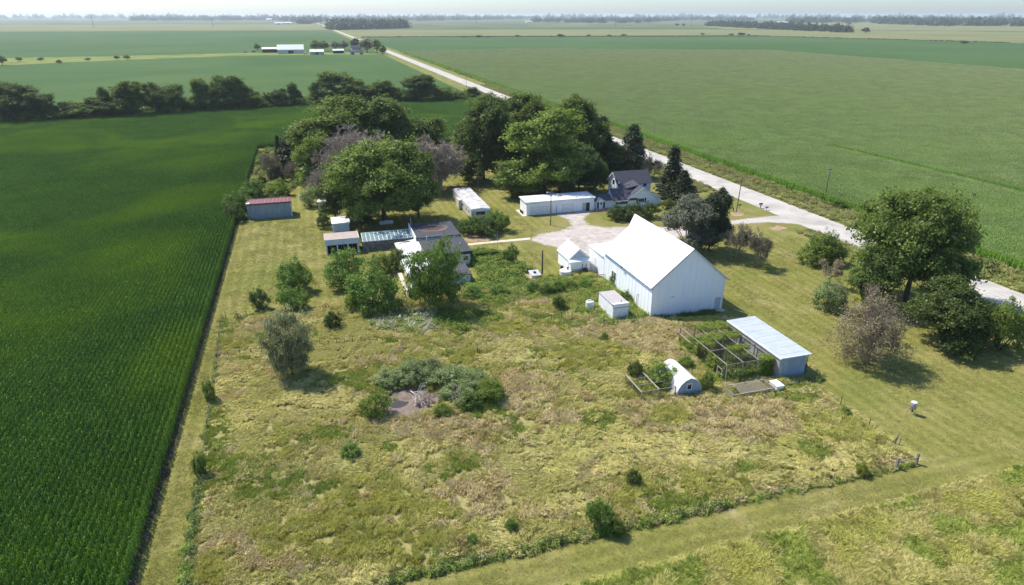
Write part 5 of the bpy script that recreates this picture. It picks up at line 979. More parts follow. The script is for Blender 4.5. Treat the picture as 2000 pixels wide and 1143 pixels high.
# ================================================================== TREES AND SHRUBS
random.seed(11)
leaf_mat('dead_leaf', (.36, .31, .25), (.50, .44, .36), trans=.3)
for i in range(6):
    proto_tree('big%d' % i, 300 + i, 18.0, 7.5, (11, 13, 10, 14, 12, 11)[i], 900, 52, .50, .36, h0=(.14, .12, .18, .13, .15, .12)[i], zr=((.17, .86), (.15, .88), (.22, .84), (.16, .9), (.18, .84), (.15, .86))[i], lr=(.30, .46), lump=.22)
for i in range(4): proto_tree('mid%d' % i, 320 + i, 9.0, 3.8, (7, 6, 8, 7)[i], 420, 40, .32, .23, h0=.16, zr=((.26, .84), (.3, .88), (.24, .8), (.28, .86))[i], lr=(.34, .5), lump=.24)
for i in range(4): proto_bush('bush%d' % i, 340 + i, 3.2, 2.2, (5, 6, 7, 5)[i], 300, 32, .16, .125, lump=.25)
for i in range(3): proto_conifer('cedar%d' % i, 360 + i, 12.0, 3.6, 620, .42, (.75, .6, .95)[i], .05, (.16, .2, .14)[i])
proto_conifer('spire', 365, 14.0, 3.2, 620, .42, 1.25, .04, .12)
for i, dr in enumerate((.25, .35)):
    rs = np.random.RandomState(370 + i); lobes = [(0, 0, 6.4, 2.4, 2.4, 2.4)] + [(2.1 * math.cos(a), 2.1 * math.sin(a), 5.0 + 1.2 * rs.rand(), 1.8, 1.8, 2.3) for a in np.arange(6) * 1.05] + [(2.5 * math.cos(a), 2.5 * math.sin(a), 3.2, 1.3, 1.3, 1.9) for a in np.arange(7) * .9 + .3]
    PROTO['weeper%d' % i] = (tubes_mesh('weeper_trunk', limbs(rs, lobes, 2.6, .24), 'bark', 6), crown_mesh('weeper_crown', rs, lobes, 430, 34, .34, .24, 'leaf_willow', low=.9, ratio=3.2, droop=dr, lump=.3, fit=(9.2, 4.0)), 9.2, 4.0)
proto_bare('dead0', 380, 14, 6.5, levels=6, kids=3, r0=.24, spread=.66, stems=6, twig=.034, leaves=3500, lm='dead_leaf', leaf=.16)
proto_bare('dead1', 381, 13, 6.0, levels=6, kids=3, r0=.22, spread=.70, stems=6, twig=.034, leaves=3500, lm='dead_leaf', leaf=.16)
proto_bare('brown', 382, 10, 5.0, m='dead_bark_brown', levels=6, kids=3, r0=.16, spread=.72, stems=5, twig=.026)
rs = np.random.RandomState(386); lobes = [(0, 0, 5, 3.6, 3.6, 4.6)] + [(3.0 * math.cos(a), 3.0 * math.sin(a), 3.4 + 1.8 * rs.rand(), 2.0, 2.0, 2.6) for a in np.arange(7) * .9]
PROTO['brown'] = PROTO['brown'][:4] + (crown_mesh('brown_leaves', rs, lobes, 520, 26, .42, .16, 'leaf_brown', low=.95, lump=.25, shell=.8, fit=(10, 5.0)),)
rs = np.random.RandomState(387); lobes = [(0, 0, 10.0, 5.4, 5.4, 5.6)] + [((5.4 + rs.randn() * .8) * math.cos(a), (5.4 + rs.randn() * .8) * math.sin(a), z + rs.randn() * .9, 2.2 + 1.7 * rs.rand(), 2.2 + 1.7 * rs.rand(), 1.7 + 1.3 * rs.rand()) for k, z in enumerate((6.2, 9.2, 12.0)) for a in np.arange(6) * 1.05 + k * .5] + [(3.0 * math.cos(a), 3.0 * math.sin(a), 14.6 + rs.randn() * .6, 2.0 + rs.rand(), 2.0 + rs.rand(), 1.8 + .8 * rs.rand()) for a in np.arange(4) * 1.57]
PROTO['maple'] = (tubes_mesh('maple_trunk', limbs(rs, lobes[:14], 4.2, .45), 'bark', 7), crown_mesh('maple_crown', rs, lobes, 1050, 56, .52, .34, 'leaf_mid', low=.7, lump=.3, fit=(18, 8.5)), 18.0, 8.5)
proto_bare('brush', 383, 4, 3.0, levels=5, kids=3, r0=.06, spread=.6, stems=5, twig=.018, m='dead_bark_brown')
proto_bare('greybush', 384, 3.2, 1.8, levels=6, kids=3, r0=.09, spread=.7, stems=1, twig=.014, leaves=1500, lm='leaf_brown', leaf=.10)
proto_bare('sparse', 385, 6, 3.0, levels=6, kids=3, r0=.1, spread=.6, stems=3, twig=.016, leaves=4500, lm='leaf_greycedar', leaf=.14, m='dead_bark_brown')
S = ('stems', 'foliage'); D = ('trunk', 'twigs')
# the farmyard trees, left to right
FT = [
 ('broadleaf_tree', 'maple', 752, 437, 277, 96, 'huge round shade tree in front of the bare trees', 'leaf_mid'),
 ('broadleaf_tree', 'mid0', 656, 428, 348, 38, 'dark low tree crowding the small white shed', 'leaf_dark'),
 ('broadleaf_tree', 'mid2', 706, 448, 392, 24, 'small round tree right of the small white shed', 'leaf_deep'),
 ('broadleaf_tree', 'big2', 818, 426, 300, 42, 'tall dark tree right of the huge shade tree', 'leaf_mid'),
 ('broadleaf_tree', 'big0', 622, 372, 262, 42, 'bright green tree left of the bare grey tree', 'leaf_bright'),
 ('broadleaf_tree', 'big3', 664, 345, 194, 88, 'broad bright green tree behind the bare grey tree', 'leaf_mid'),
 ('broadleaf_tree', 'big4', 768, 335, 190, 70, 'tall dark round tree behind the huge shade tree', 'leaf_dark'),
 ('broadleaf_tree', 'mid1', 840, 325, 230, 46, 'lower light green tree at the gap above the mobile home', 'leaf_mid'),
 ('broadleaf_tree', 'big5', 945, 350, 190, 58, 'tall dark tree left end of the clump behind the garage', 'leaf_dark'),
 ('broadleaf_tree', 'big1', 1035, 340, 188, 72, 'bright topped tree at the back of the clump behind the garage', 'leaf_mid'),
 ('broadleaf_tree', 'big2', 1128, 340, 190, 54, 'tall tree at the back right of the clump behind the garage', 'leaf_mid'),
 ('broadleaf_tree', 'big3', 1062, 380, 214, 82, 'largest pale topped tree right behind the long garage', 'leaf_bright'),
 ('broadleaf_tree', 'mid3', 1032, 388, 338, 34, 'low bushy tree at the left back corner of the garage', 'leaf_mid'),
 ('broadleaf_tree', 'big0', 1130, 374, 280, 46, 'dark mid height tree between garage and house', 'leaf_deep'),
 ('broadleaf_tree', 'big4', 1196, 344, 282, 38, 'dark rounded tree behind the farmhouse gable', 'leaf_deep'),
 ('broadleaf_tree', 'mid0', 1000, 388, 318, 30, 'low dark tree at the left foot of the largest pale topped tree', 'leaf_dark'),
 ('broadleaf_tree', 'mid2', 1092, 386, 322, 34, 'low dark tree right behind the middle of the garage roof', 'leaf_dark'),
 ('broadleaf_tree', 'mid3', 915, 352, 268, 34, 'mid height tree left of the tall dark tree behind the mobile home', 'leaf_mid'),
 ('broadleaf_tree', 'mid1', 985, 345, 250, 40, 'leafy tree between the tall dark tree and the largest tree', 'leaf_dark'),
 ('small_tree', 'mid1', 1172, 374, 320, 18, 'slim small tree on bare grass left of the farmhouse', 'leaf_dark'),
 ('broadleaf_tree', 'maple', 1768, 588, 374, 104, 'huge wind blown shade tree beside the gravel road', 'leaf_mid'),
 ('broadleaf_tree', 'mid0', 1705, 604, 478, 52, 'dark leafy tree tucked under the roadside shade tree', 'leaf_dark'),
 ('round_tree', 'bush1', 1946, 684, 581, 44, 'dense bright round tree at the right edge by the road', 'leaf_bright'),
 ('willow_tree', 'weeper0', 572, 737, 611, 46, 'grey green willow standing alone in the pasture', 'leaf_willow'),
 ('willow_tree', 'weeper1', 850, 604, 472, 56, 'feathery green tree in front of the workshop', 'leaf_shrub'),
 ('conifer', 'spire', 549, 332, 265, 11, 'narrow dark conifer at the corn edge', 'leaf_cedar'),
 ('conifer', 'cedar1', 577, 338, 255, 29, 'broad dark conifer at the back corner by the corn', 'leaf_cedar'),
 ('conifer', 'cedar0', 1172, 335, 229, 28, 'dark conifer at the right end of the clump behind the garage', 'leaf_cedar'),
 ('conifer', 'cedar1', 1232, 345, 243, 25, 'tall dark conifer behind the farmhouse roof', 'leaf_cedar'),
 ('conifer', 'spire', 1310, 388, 285, 28, 'tall pointed spruce right of the farmhouse', 'leaf_cedar'),
 ('conifer', 'cedar2', 1332, 396, 334, 27, 'short bushy cedar at the foot of the pointed spruce', 'leaf_cedar'),
 ('conifer', 'big2', 1338, 492, 386, 46, 'grey green cedar behind the barn roof', 'leaf_greycedar'),
 ('conifer', 'big0', 1384, 490, 372, 38, 'dark round headed cedar right of the grey cedar', 'leaf_cedar'),
 ('conifer', 'big4', 1838, 672, 553, 74, 'scruffy wide cedar with dead lower twigs by the road', 'leaf_dark'),
]
for nm, key, bx_, by, ty, hw, lab, m in FT: at_px(nm, key, bx_, by, ty, hw, lab, 'shrub' if nm == 'round_tree' else 'tree', m, parts=S if key.startswith('bush') else ('trunk', 'crown'))
DT = [
 ('bare_tree', 'dead0', 698, 384, 244, 86, 'large leafless grey tree left of the huge shade tree', 'dead_bark'),
 ('bare_tree', 'dead1', 644, 392, 312, 40, 'smaller leafless grey tree beside the fern like shrub', 'dead_bark'),
 ('bare_tree', 'dead1', 858, 376, 256, 76, 'half dead brownish tree above the mobile home', 'dead_bark'),
 ('bare_tree', 'brown', 1686, 706, 562, 68, 'wide bare brown tree on the lawn by the road', 'dead_bark_brown'),
 ('bare_tree', 'greybush', 1619, 555, 500, 28, 'little dead grey tree between two shrubs on the lawn', 'dead_bark'),
 ('thin_tree', 'sparse', 1432, 508, 428, 32, 'thin see through shrub right of the dark cedar', 'dead_bark_brown'),
 ('thin_tree', 'sparse', 1480, 522, 442, 27, 'grey leaved small tree right of the thin shrub', 'dead_bark_brown'),
 ('thin_tree', 'sparse', 1272, 350, 298, 26, 'sparse brownish tree between conifer and spruce', 'dead_bark_brown'),
 ('brush_pile', 'brush', 530, 352, 296, 27, 'heap of bare brown brush at the back corner by the corn', 'dead_bark_brown'),
 ('brush_pile', 'brush', 575, 352, 312, 26, 'grey tangle of bare brush under the broad dark conifer', 'dead_bark'),
]
for nm, key, bx_, by, ty, hw, lab, m in DT: at_px(nm, key, bx_, by, ty, hw, lab, 'brush' if nm == 'brush_pile' else 'tree', m, parts=D)
SH = [
 (541, 356, 318, 17, 2, 'leaf_cedar', 'dark evergreen shrub in front of the bare brush'), (513, 362, 340, 9, 0, 'leaf_deep', 'small dark shrub beside the corn rows'),
 (462, 418, 372, 26, 1, 'leaf_shrub', 'leafy shrub at the left corner of the red roofed shed'), (498, 384, 352, 26, 3, 'leaf_shrub', 'wide shrub behind the left half of the red roof'), (545, 383, 350, 24, 0, 'leaf_bright', 'bright shrub behind the right half of the red roof'), (460, 432, 395, 20, 2, 'leaf_deep', 'dark shrub against the left wall of the red roofed shed'),
 (607, 404, 362, 20, 1, 'leaf_greywillow', 'pale fern like shrub left of the tiny grey shed'), (632, 446, 412, 13, 2, 'leaf_deep', 'dark shrub left of the small white shed'),
 (575, 568, 504, 35, 0, 'leaf_shrub', 'tall round shrub on the lawn, upper of a pair'), (577, 605, 560, 30, 1, 'leaf_shrub', 'round shrub on the lawn, lower of a pair'), (509, 603, 560, 19, 2, 'leaf_deep', 'compact dark shrub nearest the cornfield'),
 (678, 558, 488, 42, 3, 'leaf_shrub', 'big leafy shrub in front of the open fronted shed'), (730, 607, 516, 54, 0, 'leaf_shrub', 'biggest leafy shrub left of the lean-to'), (690, 607, 568, 16, 1, 'leaf_bright', 'light green bush at the left foot of the biggest shrub'),
 (745, 535, 492, 24, 2, 'leaf_mid', 'scrubby bush against the greenhouse wall'), (775, 525, 485, 22, 3, 'leaf_mid', 'reddish green scrub beside the lean-to roof'), (651, 643, 605, 17, 2, 'leaf_deep', 'dark upright bush right of the willow'), (452, 652, 641, 10, 0, 'leaf_bright', 'small bright bush inside the left fence'),
 (920, 458, 420, 26, 1, 'leaf_shrub', 'dark juniper mound, left of three before the mobile home'), (952, 458, 424, 28, 2, 'leaf_deep', 'dark juniper mound, middle of three before the mobile home'), (980, 452, 418, 20, 3, 'leaf_shrub', 'dark juniper mound, right of three before the mobile home'), (965, 440, 408, 18, 0, 'leaf_shrub', 'light shrub at the right corner of the mobile home'),
 (998, 514, 478, 17, 1, 'leaf_shrub', 'clipped ball shrub on the lawn below the path'), (1205, 430, 398, 20, 2, 'leaf_deep', 'dark yew bush below the porch, left one'), (1235, 430, 396, 26, 0, 'leaf_deep', 'dark yew bush below the house gable, middle one'), (1268, 426, 396, 22, 3, 'leaf_deep', 'dark yew bush at the right house corner'),
 (1305, 408, 388, 16, 1, 'leaf_dark', 'small bush between the house and the cedar'), (1606, 514, 448, 30, 2, 'leaf_mid', 'spreading green shrub by the road, upper tuft'), (1590, 516, 472, 32, 3, 'leaf_mid', 'spreading low shrub on the lawn by the road'), (1630, 514, 474, 22, 1, 'leaf_mid', 'low shrub touching the dead grey tree'),
 (1617, 605, 545, 33, 0, 'leaf_greywillow', 'blue green feathery shrub above the bare brown tree'), (1690, 600, 520, 34, 3, 'leaf_mid', 'bushy growth left of the shade tree trunk'), (1640, 408, 393, 22, 2, 'leaf_deep', 'dark bush at the foot of the transformer pole'),
 (1172, 1032, 974, 27, 1, 'leaf_shrub', 'dense ball shrub just inside the near fence'), (1204, 1046, 1012, 17, 0, 'leaf_mid', 'smaller bush right of the ball shrub on the fence'), (1236, 950, 915, 17, 2, 'leaf_dark', 'upright dark bush above the ball shrub'), (997, 1039, 1012, 15, 3, 'leaf_shrub', 'small bush left of the ball shrub'), (922, 1062, 1043, 12, 1, 'leaf_shrub', 'tiny bush near the lower left of the pasture'), (685, 893, 866, 24, 2, 'leaf_shrub', 'dark low bush in the lodged grass below the pond'),
 (1680, 928, 902, 13, 0, 'leaf_yellow', 'yellow green bush on the near fence by its right end'), (1651, 813, 796, 12, 1, 'leaf_bright', 'small green bush at the right pasture edge'), (1180, 668, 650, 10, 3, 'leaf_bright', 'small green bush in the brown grass below the white box'),
 (412, 785, 738, 13, 2, 'leaf_mid', 'dark bush on the left fence with a yellow top'), (394, 930, 880, 15, 0, 'leaf_shrub', 'tall weedy bush on the left fence, lower one'),
 (735, 815, 768, 32, 1, 'leaf_bright', 'bright green bush at the left edge of the pond'), (865, 815, 787, 20, 2, 'leaf_mid', 'yellow green bush at the near edge of the pond'), (917, 802, 768, 24, 3, 'leaf_shrub', 'green bush right of the pond'), (957, 786, 738, 32, 0, 'leaf_bright', 'leafy green bush at the right end of the pond thicket'),
 (1240, 740, 704, 18, 1, 'leaf_dark', 'dark bush growing through the left of the wire pen'), (1290, 752, 706, 32, 2, 'leaf_bright', 'bright bush behind the wire pen'), (1340, 720, 693, 16, 0, 'leaf_bright', 'bush behind the arched coop'), (1378, 765, 725, 16, 3, 'leaf_mid', 'vine covered bush between coop and run'),
 (1042, 574, 550, 16, 0, 'leaf_shrub', 'vine bush in front of the tiny white hut'), (1066, 577, 551, 17, 1, 'leaf_mid', 'vine bush right of the tiny white hut'), (1090, 572, 548, 16, 2, 'leaf_shrub', 'vine bush below the squat white tank'), (1115, 567, 546, 16, 3, 'leaf_mid', 'vine bush below the black tank'), (1142, 563, 545, 15, 0, 'leaf_shrub', 'vine bush left of the wooden gate'), (1093, 607, 576, 13, 1, 'leaf_deep', 'dark bush standing in the weeds left of the round plastic tank'), (975, 578, 556, 20, 2, 'leaf_shrub', 'vine bush at the foot of the planted rows'), (925, 583, 558, 22, 3, 'leaf_shrub', 'vine bush right of the feathery tree'),
 (1200, 558, 532, 11, 1, 'leaf_mid', 'vine bush against the barn below its windows'), (1222, 590, 566, 12, 2, 'leaf_mid', 'vine bush between the box and the barn wall'),
]
for bx_, by, ty, hw, k, m, lab in SH: at_px('shrub', 'bush%d' % k, bx_, by, ty, hw, lab, 'shrub', m, parts=S)
for i, (bx_, by, ty, hw) in enumerate(((760, 752, 724, 34), (800, 745, 710, 40), (840, 743, 702, 42), (884, 756, 714, 42), (924, 766, 722, 38), (888, 778, 746, 32), (912, 792, 758, 28), (774, 750, 728, 28))):
    at_px('willow_shrub', 'bush%d' % (i % 4), bx_, by, ty, hw, ('first', 'second', 'third', 'fourth', 'fifth')[i] + ' from the left in the back row of grey green pond willows' if i < 5 else ('middle', 'right', 'left')[i - 5] + ' one of the front grey green willows leaning over the pond', 'shrub', 'leaf_greywillow', 'willow shrubs around the pond', parts=S)
# dead branches in the pond
proto_bare('snag', 390, 4.2, 2.0, m='pale_bark', levels=4, kids=3, r0=.10, spread=.5, twig=.035)
x, y = g(800, 768); t = plant('dead_branch', 'snag', (x, y + .2, .35), 4.6, 1.9, 'bleached dead branch lying in the pond', 'branch', 'pale_bark', parts=D, rz=0); t.rotation_euler = (1.25, .05, .12)
x, y = g(868, 790); t = plant('dead_branch', 'snag', (x, y + .6, .3), 3.8, 2.0, 'grey brown dead brush on the right bank of the pond', 'branch', 'dead_bark', parts=D, rz=0); t.rotation_euler = (1.0, -.5, .9)
x, y = g(835, 775); t = plant('dead_branch', 'snag', (x, y, .3), 3.0, 1.6, 'curved dead twigs at the back of the pond', 'branch', 'dead_bark', parts=D, rz=0); t.rotation_euler = (.8, .6, -.5)

# ---- weeds and vines (uncountable)
weeds = [weed_clump('weed_%d' % i, 400 + i, .75, .75, 190, .17, 'weed') for i in range(4)] + [weed_clump('weed_%d' % i, 410 + i, .6, .9, 150, .16, 'leaf_bright') for i in range(2)] + [weed_clump('vine_%d' % i, 420 + i, .8, .4, 200, .20, 'vine') for i in range(2)]
W1 = gp([(1175, 640), (1080, 590), (1000, 590), (940, 600), (905, 585), (905, 555), (960, 545), (1040, 552), (1110, 552), (1190, 552), (1215, 585), (1268, 622), (1240, 632)])
q = rnd_in(W1, 1500, 21); q = q[~((q[:, 0] > 47.2) & (q[:, 0] < 50.7) & (q[:, 1] > 96.9) & (q[:, 1] < 103.5))]; q = q[q[:, 0] < 54.2]; n = len(q); rot, scl = spread(n, 22, .6, 1.35)
scatter('weed_thicket', 'tangle of green weeds between garden, white box and barn', 'weeds', weeds, np.column_stack([q, np.full(n, .05)]), rot, scl, np.random.RandomState(1).randint(0, 8, n))
GARD = gp([(905, 495), (960, 492), (985, 500), (1020, 545), (1030, 556), (960, 560), (905, 560)])
q = np.vstack([rnd_in(GARD, 800, 23), rnd_in(gp([(985, 520), (1020, 520), (1040, 532), (1015, 532)]), 40, 24)]); q = q[q[:, 0] > 30.8]; n = len(q); rot, scl = spread(n, 24, .8, 1.6)
scatter('garden_growth', 'overgrown bright green garden right of the workshop', 'weeds', [weed_clump('bed_%d' % i, 430 + i, .7, .7, 190, .17, m) for i, m in enumerate(('leaf_bright', 'weed', 'leaf_yellow', 'leaf_shrub'))], np.column_stack([q, np.full(n, .04)]), rot, scl, np.random.RandomState(2).randint(0, 4, n))
q = rnd_in(gp([(720, 640), (770, 610), (960, 612), (985, 625), (930, 652), (820, 655), (760, 650)]), 620, 25); n = len(q); rot, scl = spread(n, 26, .6, 1.3); k = np.where(px_ := (np.array([proj(a, b, 0)[0] for a, b in q]) < 850), np.random.RandomState(3).randint(0, 3, n), np.random.RandomState(3).randint(2, 5, n))
scatter('flowering_weeds', 'band of white flowering and light green weeds below the biggest shrubs', 'weeds', [weed_clump('bloom_%d' % i, 440 + i, .75, .9, 170, .17, m) for i, m in enumerate(('leaf_white', 'leaf_greywillow', 'weed', 'leaf_bright', 'vine'))], np.column_stack([q, np.full(n, .05)]), rot, scl, k)
# ragged growth along the fences, buildings and pond
rs = np.random.RandomState(31); L = []
def strip(a, b, n, wd, s0, s1, kinds):
    u = rs.rand(n); L.append(np.column_stack([a[0] + (b[0] - a[0]) * u + rs.randn(n) * wd, a[1] + (b[1] - a[1]) * u + rs.randn(n) * wd, np.full(n, .03), s0 + (s1 - s0) * rs.rand(n), rs.choice(kinds, n)]))
strip((2, 49.5), (40, 49.6), 260, .28, .35, .85, [0, 1, 2, 3, 4]); strip((40, 49.6), (65, 49.5), 150, .2, .2, .5, [0, 1, 2, 3]); strip((-15.8, 51), (-16.6, 70), 120, .3, .35, .9, [0, 1, 4, 5]); strip((-16.6, 70), (-18.6, 118), 130, .25, .25, .7, [0, 1, 2])
strip((54.8, 95.6), (67, 95.6), 90, .35, .3, .75, [0, 4, 5]); strip((52.5, 97), (54.2, 110), 60, .3, .4, .9, [0, 1, 6, 7]); strip((61, 70.2), (69, 70.0), 80, .5, .4, .8, [0, 1, 2]); strip((49.5, 70.6), (53, 72.5), 40, .5, .3, .8, [0, 1, 6]); strip((41, 117.5), (52, 116.5), 120, .5, .5, 1.1, [0, 1, 5, 6]); strip((31, 108), (45, 117), 80, .8, .4, 1.1, [4, 5, 0])
strip((53.6, 73), (53.4, 86), 90, .4, .4, .9, [0, 6, 7]); strip((31, 118), (40, 116), 70, .6, .5, 1.1, [4, 5, 0, 1]); strip((-14, 117.4), (-6, 117), 40, .4, .3, .7, [0, 3]); strip((52.9, 69.2), (59.2, 69.6), 40, .5, .3, .6, [0, 6])
for a in np.arange(0, 6.28, .1): L.append(np.array([[9.2 + 5.0 * math.cos(a) + rs.randn() * .4, 80.5 + 4.2 * math.sin(a) + rs.randn() * .4, .0, .3 + .5 * rs.rand(), rs.choice([0, 1, 2])]]))
A = np.vstack(L); n = len(A); weeds2 = [weed_clump('edge_%d' % i, 460 + i, .75, .8, 190, .16, m) for i, m in enumerate(('weed', 'weed', 'grass_verge', 'grass_green', 'leaf_deep', 'leaf_mid', 'vine', 'vine'))]
scatter('edge_weeds', 'ragged weeds along the fences, walls and pond bank', 'weeds', weeds2, A[:, :3], rs.rand(n) * 6.28, np.stack([A[:, 3], A[:, 3], A[:, 3] * (.8 + .5 * rs.rand(n))], 1), A[:, 4].astype(int))
# single weeds standing out of the pasture grass
q = rnd_in([(-15, 51), (64, 51), (64, 69), (40, 70), (38, 95), (-17, 112)], 420, 61); q = q[fbm(q[:, 0], q[:, 1], 9, 62) > .46]; n = len(q); rot, scl = spread(n, 63, .25, .75)
scatter('pasture_weeds', 'scattered dark green weeds standing out of the pasture grass', 'weeds', [weed_clump('tuft_%d' % i, 570 + i, .7, .8, 130, .16, m) for i, m in enumerate(('weed', 'leaf_mid', 'leaf_shrub', 'grass_verge', 'leaf_brown'))], np.column_stack([q, past_z(q[:, 0], q[:, 1])]), rot, scl, np.random.RandomState(64).randint(0, 5, n))
# scrub filling the back corner between corn and trees
q = np.vstack([rnd_in([(-20, 205), (-9, 200), (-4, 232), (10, 262), (60, 285), (60, 292), (-20, 292)], 700, 51), rnd_in([(-20.2, 183), (-18.6, 183), (-18.6, 205), (-20.2, 205)], 40, 52)]); n = len(q); rot, scl = spread(n, 53, .9, 2.0)
scatter('corner_scrub', 'rough scrub behind the red roofed shed and under the back trees', 'scrub', [weed_clump('scrub_%d' % i, 560 + i, .8, .8, 220, .17, m) for i, m in enumerate(('leaf_dark', 'leaf_deep', 'grass_verge', 'leaf_mid'))], np.column_stack([q, np.full(n, .03)]), rot, scl, np.random.RandomState(4).randint(0, 4, n))
for i, (ax, ay, bx2, by2, lab) in enumerate(((930, 518, 985, 514, 'planted row nearest the clipped hedge'), (930, 530, 995, 526, 'middle planted row of the garden'), (935, 543, 1005, 539, 'planted row nearest the weed thicket'))):
    p, q_ = g(ax, ay), g(bx2, by2); t = thing('garden_bed', lab, 'garden bed', p); build('edging', MB().slab((p[0], p[1] - .7, .25), (q_[0], q_[1] - .7, .25), (q_[0], q_[1] + .7, .25), (p[0], p[1] + .7, .25), .22), 'wood_grey', t)
    rs = np.random.RandomState(70 + i); n = 3200; k = rs.rand(n); P = np.column_stack([p[0] + (q_[0] - p[0]) * k, p[1] + (q_[1] - p[1]) * k + rs.randn(n) * .28, .25 + (.35 + .4 * np.abs(np.sin(k * 22 + i))) * rs.rand(n)]); V, Q = leaf_quads(P - np.array([p[0], p[1], 0]), unit(rs.randn(n, 3) + np.array([0, 0, .8])), .17, rs); link(bpy.data.objects.new('crop', np_mesh('bed_crop', V, Q, ('leaf_shrub', 'leaf_yellow', 'leaf_bright')[i], rs.rand(n))), t)
hx, hy = g(950, 506); rs = np.random.RandomState(55); P = rs.rand(5200, 3) * np.array([5.2, 1.5, 1.5]); f = rs.randint(0, 4, 5200); P[f == 0, 2] = 1.5; P[f == 1, 1] = 0; P[f == 2, 0] = 0; P[f == 3, 0] = 5.2
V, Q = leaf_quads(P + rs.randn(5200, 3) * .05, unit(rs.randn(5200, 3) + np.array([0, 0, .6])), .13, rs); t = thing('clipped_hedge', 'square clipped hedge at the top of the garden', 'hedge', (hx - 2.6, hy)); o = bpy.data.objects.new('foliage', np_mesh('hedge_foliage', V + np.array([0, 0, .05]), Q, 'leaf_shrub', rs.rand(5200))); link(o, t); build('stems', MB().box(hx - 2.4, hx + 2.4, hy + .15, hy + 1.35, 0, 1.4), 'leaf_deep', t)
# vines on the run and inside it
L = []
for x0, x1, y0, y1, n_ in ((56.8, 62.0, 83.6, 85.8, 170), (54.8, 61.6, 80.2, 82.0, 210), (57.0, 60.6, 76.4, 77.4, 70), (60.2, 62.0, 72.5, 73.8, 60), (54.5, 56.2, 79.0, 80.4, 30)):      # bands along the top
    L.append(np.column_stack([x0 + (x1 - x0) * rs.rand(n_), y0 + (y1 - y0) * rs.rand(n_), np.full(n_, 3.12) - .35 * rs.rand(n_) ** 2, .3 + .4 * rs.rand(n_)]))
for x0, x1, y0, y1, n_ in ((58.5, 61.9, 72.8, 78, 240), (54.6, 58.5, 73, 78, 110), (54.6, 61.9, 78, 85.4, 150)): L.append(np.column_stack([x0 + (x1 - x0) * rs.rand(n_), y0 + (y1 - y0) * rs.rand(n_), np.full(n_, .02), .6 + .9 * rs.rand(n_)]))   # growth inside
for x0, x1, z1, n_ in ((59.9, 62.0, 3.0, 150), (56.0, 57.2, 2.0, 20), (57.2, 59.9, 1.5, 50)): L.append(np.column_stack([x0 + (x1 - x0) * rs.rand(n_), np.full(n_, 72.45), .15 + z1 * rs.rand(n_), .25 + .25 * rs.rand(n_)]))   # hanging on the front
for y0, y1, z1, n_ in ((80.0, 82.4, 3.0, 70), (82.4, 85.8, 1.6, 40), (75.2, 77.4, 3.0, 60)): L.append(np.column_stack([np.full(n_, 54.15), y0 + (y1 - y0) * rs.rand(n_), .15 + z1 * rs.rand(n_), .22 + .25 * rs.rand(n_)]))   # hanging on the left side
for x0, x1, y0, y1, n_ in ((40.3, 45.0, 73.5, 76.2, 70), (40.4, 45.0, 71.6, 73.5, 25), (53, 59, 68.3, 70.4, 40)): L.append(np.column_stack([x0 + (x1 - x0) * rs.rand(n_), y0 + (y1 - y0) * rs.rand(n_), np.full(n_, .02), .4 + .6 * rs.rand(n_)]))   # the two low pens
A = np.vstack(L); n = len(A); scatter('vine_cover', 'yellow green vines sprawling over and inside the wire run', 'vines', [weed_clump('runvine_%d' % i, 480 + i, .75, .45 if i < 2 else .9, 190, .17, m) for i, m in enumerate(('vine', 'vine', 'leaf_mid', 'weed'))], A[:, :3], rs.rand(n) * 6.28, np.repeat(A[:, 3:4], 3, 1), np.where(A[:, 2] > .1, rs.randint(0, 2, n), rs.randint(2, 4, n)))

# ================================================================== THE TREE LINE AND THE FAR COUNTRY
TL = [(14, 244, 176, 26, 'mid'), (42, 243, 165, 44, 'big'), (62, 243, 212, 26, 'bush'), (94, 241, 185, 22, 'mid'), (112, 241, 212, 30, 'bush'), (142, 239, 200, 18, 'mid'), (166, 238, 202, 30, 'mid'), (200, 236, 193, 32, 'mid'), (214, 233, 172, 15, 'mid'), (262, 232, 161, 34, 'big'), (238, 233, 196, 20, 'bush'), (310, 229, 165, 24, 'big'), (342, 227, 167, 22, 'mid'), (376, 224, 192, 22, 'bush'), (402, 222, 156, 26, 'big'), (430, 220, 150, 20, 'mid'), (466, 218, 151, 30, 'big'), (440, 220, 184, 26, 'bush'), (484, 217, 180, 26, 'mid'), (512, 216, 184, 22, 'bush'), (545, 214, 176, 24, 'mid'), (577, 212, 164, 15, 'mid'), (597, 211, 189, 22, 'bush'), (632, 209, 160, 22, 'mid'), (668, 207, 143, 44, 'big'), (712, 206, 172, 26, 'mid'), (742, 205, 160, 30, 'big'), (776, 204, 172, 20, 'mid'), (822, 203, 149, 32, 'big'), (800, 204, 180, 22, 'bush'), (862, 202, 172, 24, 'mid'), (892, 200, 180, 20, 'bush'), (922, 196, 172, 16, 'mid')]
ORD = ['first', 'second', 'third', 'fourth', 'fifth', 'sixth', 'seventh', 'eighth', 'ninth', 'tenth', 'eleventh', 'twelfth', 'thirteenth', 'fourteenth', 'fifteenth', 'sixteenth', 'seventeenth', 'eighteenth', 'nineteenth', 'twentieth']
TL.sort(); tl_n = {}
for i, (x, by, ty, hw, k) in enumerate(TL):
    w_ = {'big': 'tall tree', 'mid': 'mid height tree', 'bush': 'low bush'}[k]; j = tl_n.get(k, 0); tl_n[k] = j + 1
    at_px('hedgerow_tree' if k != 'bush' else 'hedgerow_bush', k + str((i * 5 + j) % (6 if k == 'big' else 4)), x, by, ty - 2, hw * 1.12, '%s %s from the left in the tree line behind the cornfield' % (ORD[j], w_), 'tree' if k != 'bush' else 'shrub', ('leaf_dark', 'leaf_dark', 'leaf_mid', 'leaf_dark')[(i * 7) % 4], 'tree line along the creek', parts=S if k == 'bush' else ('trunk', 'crown'))
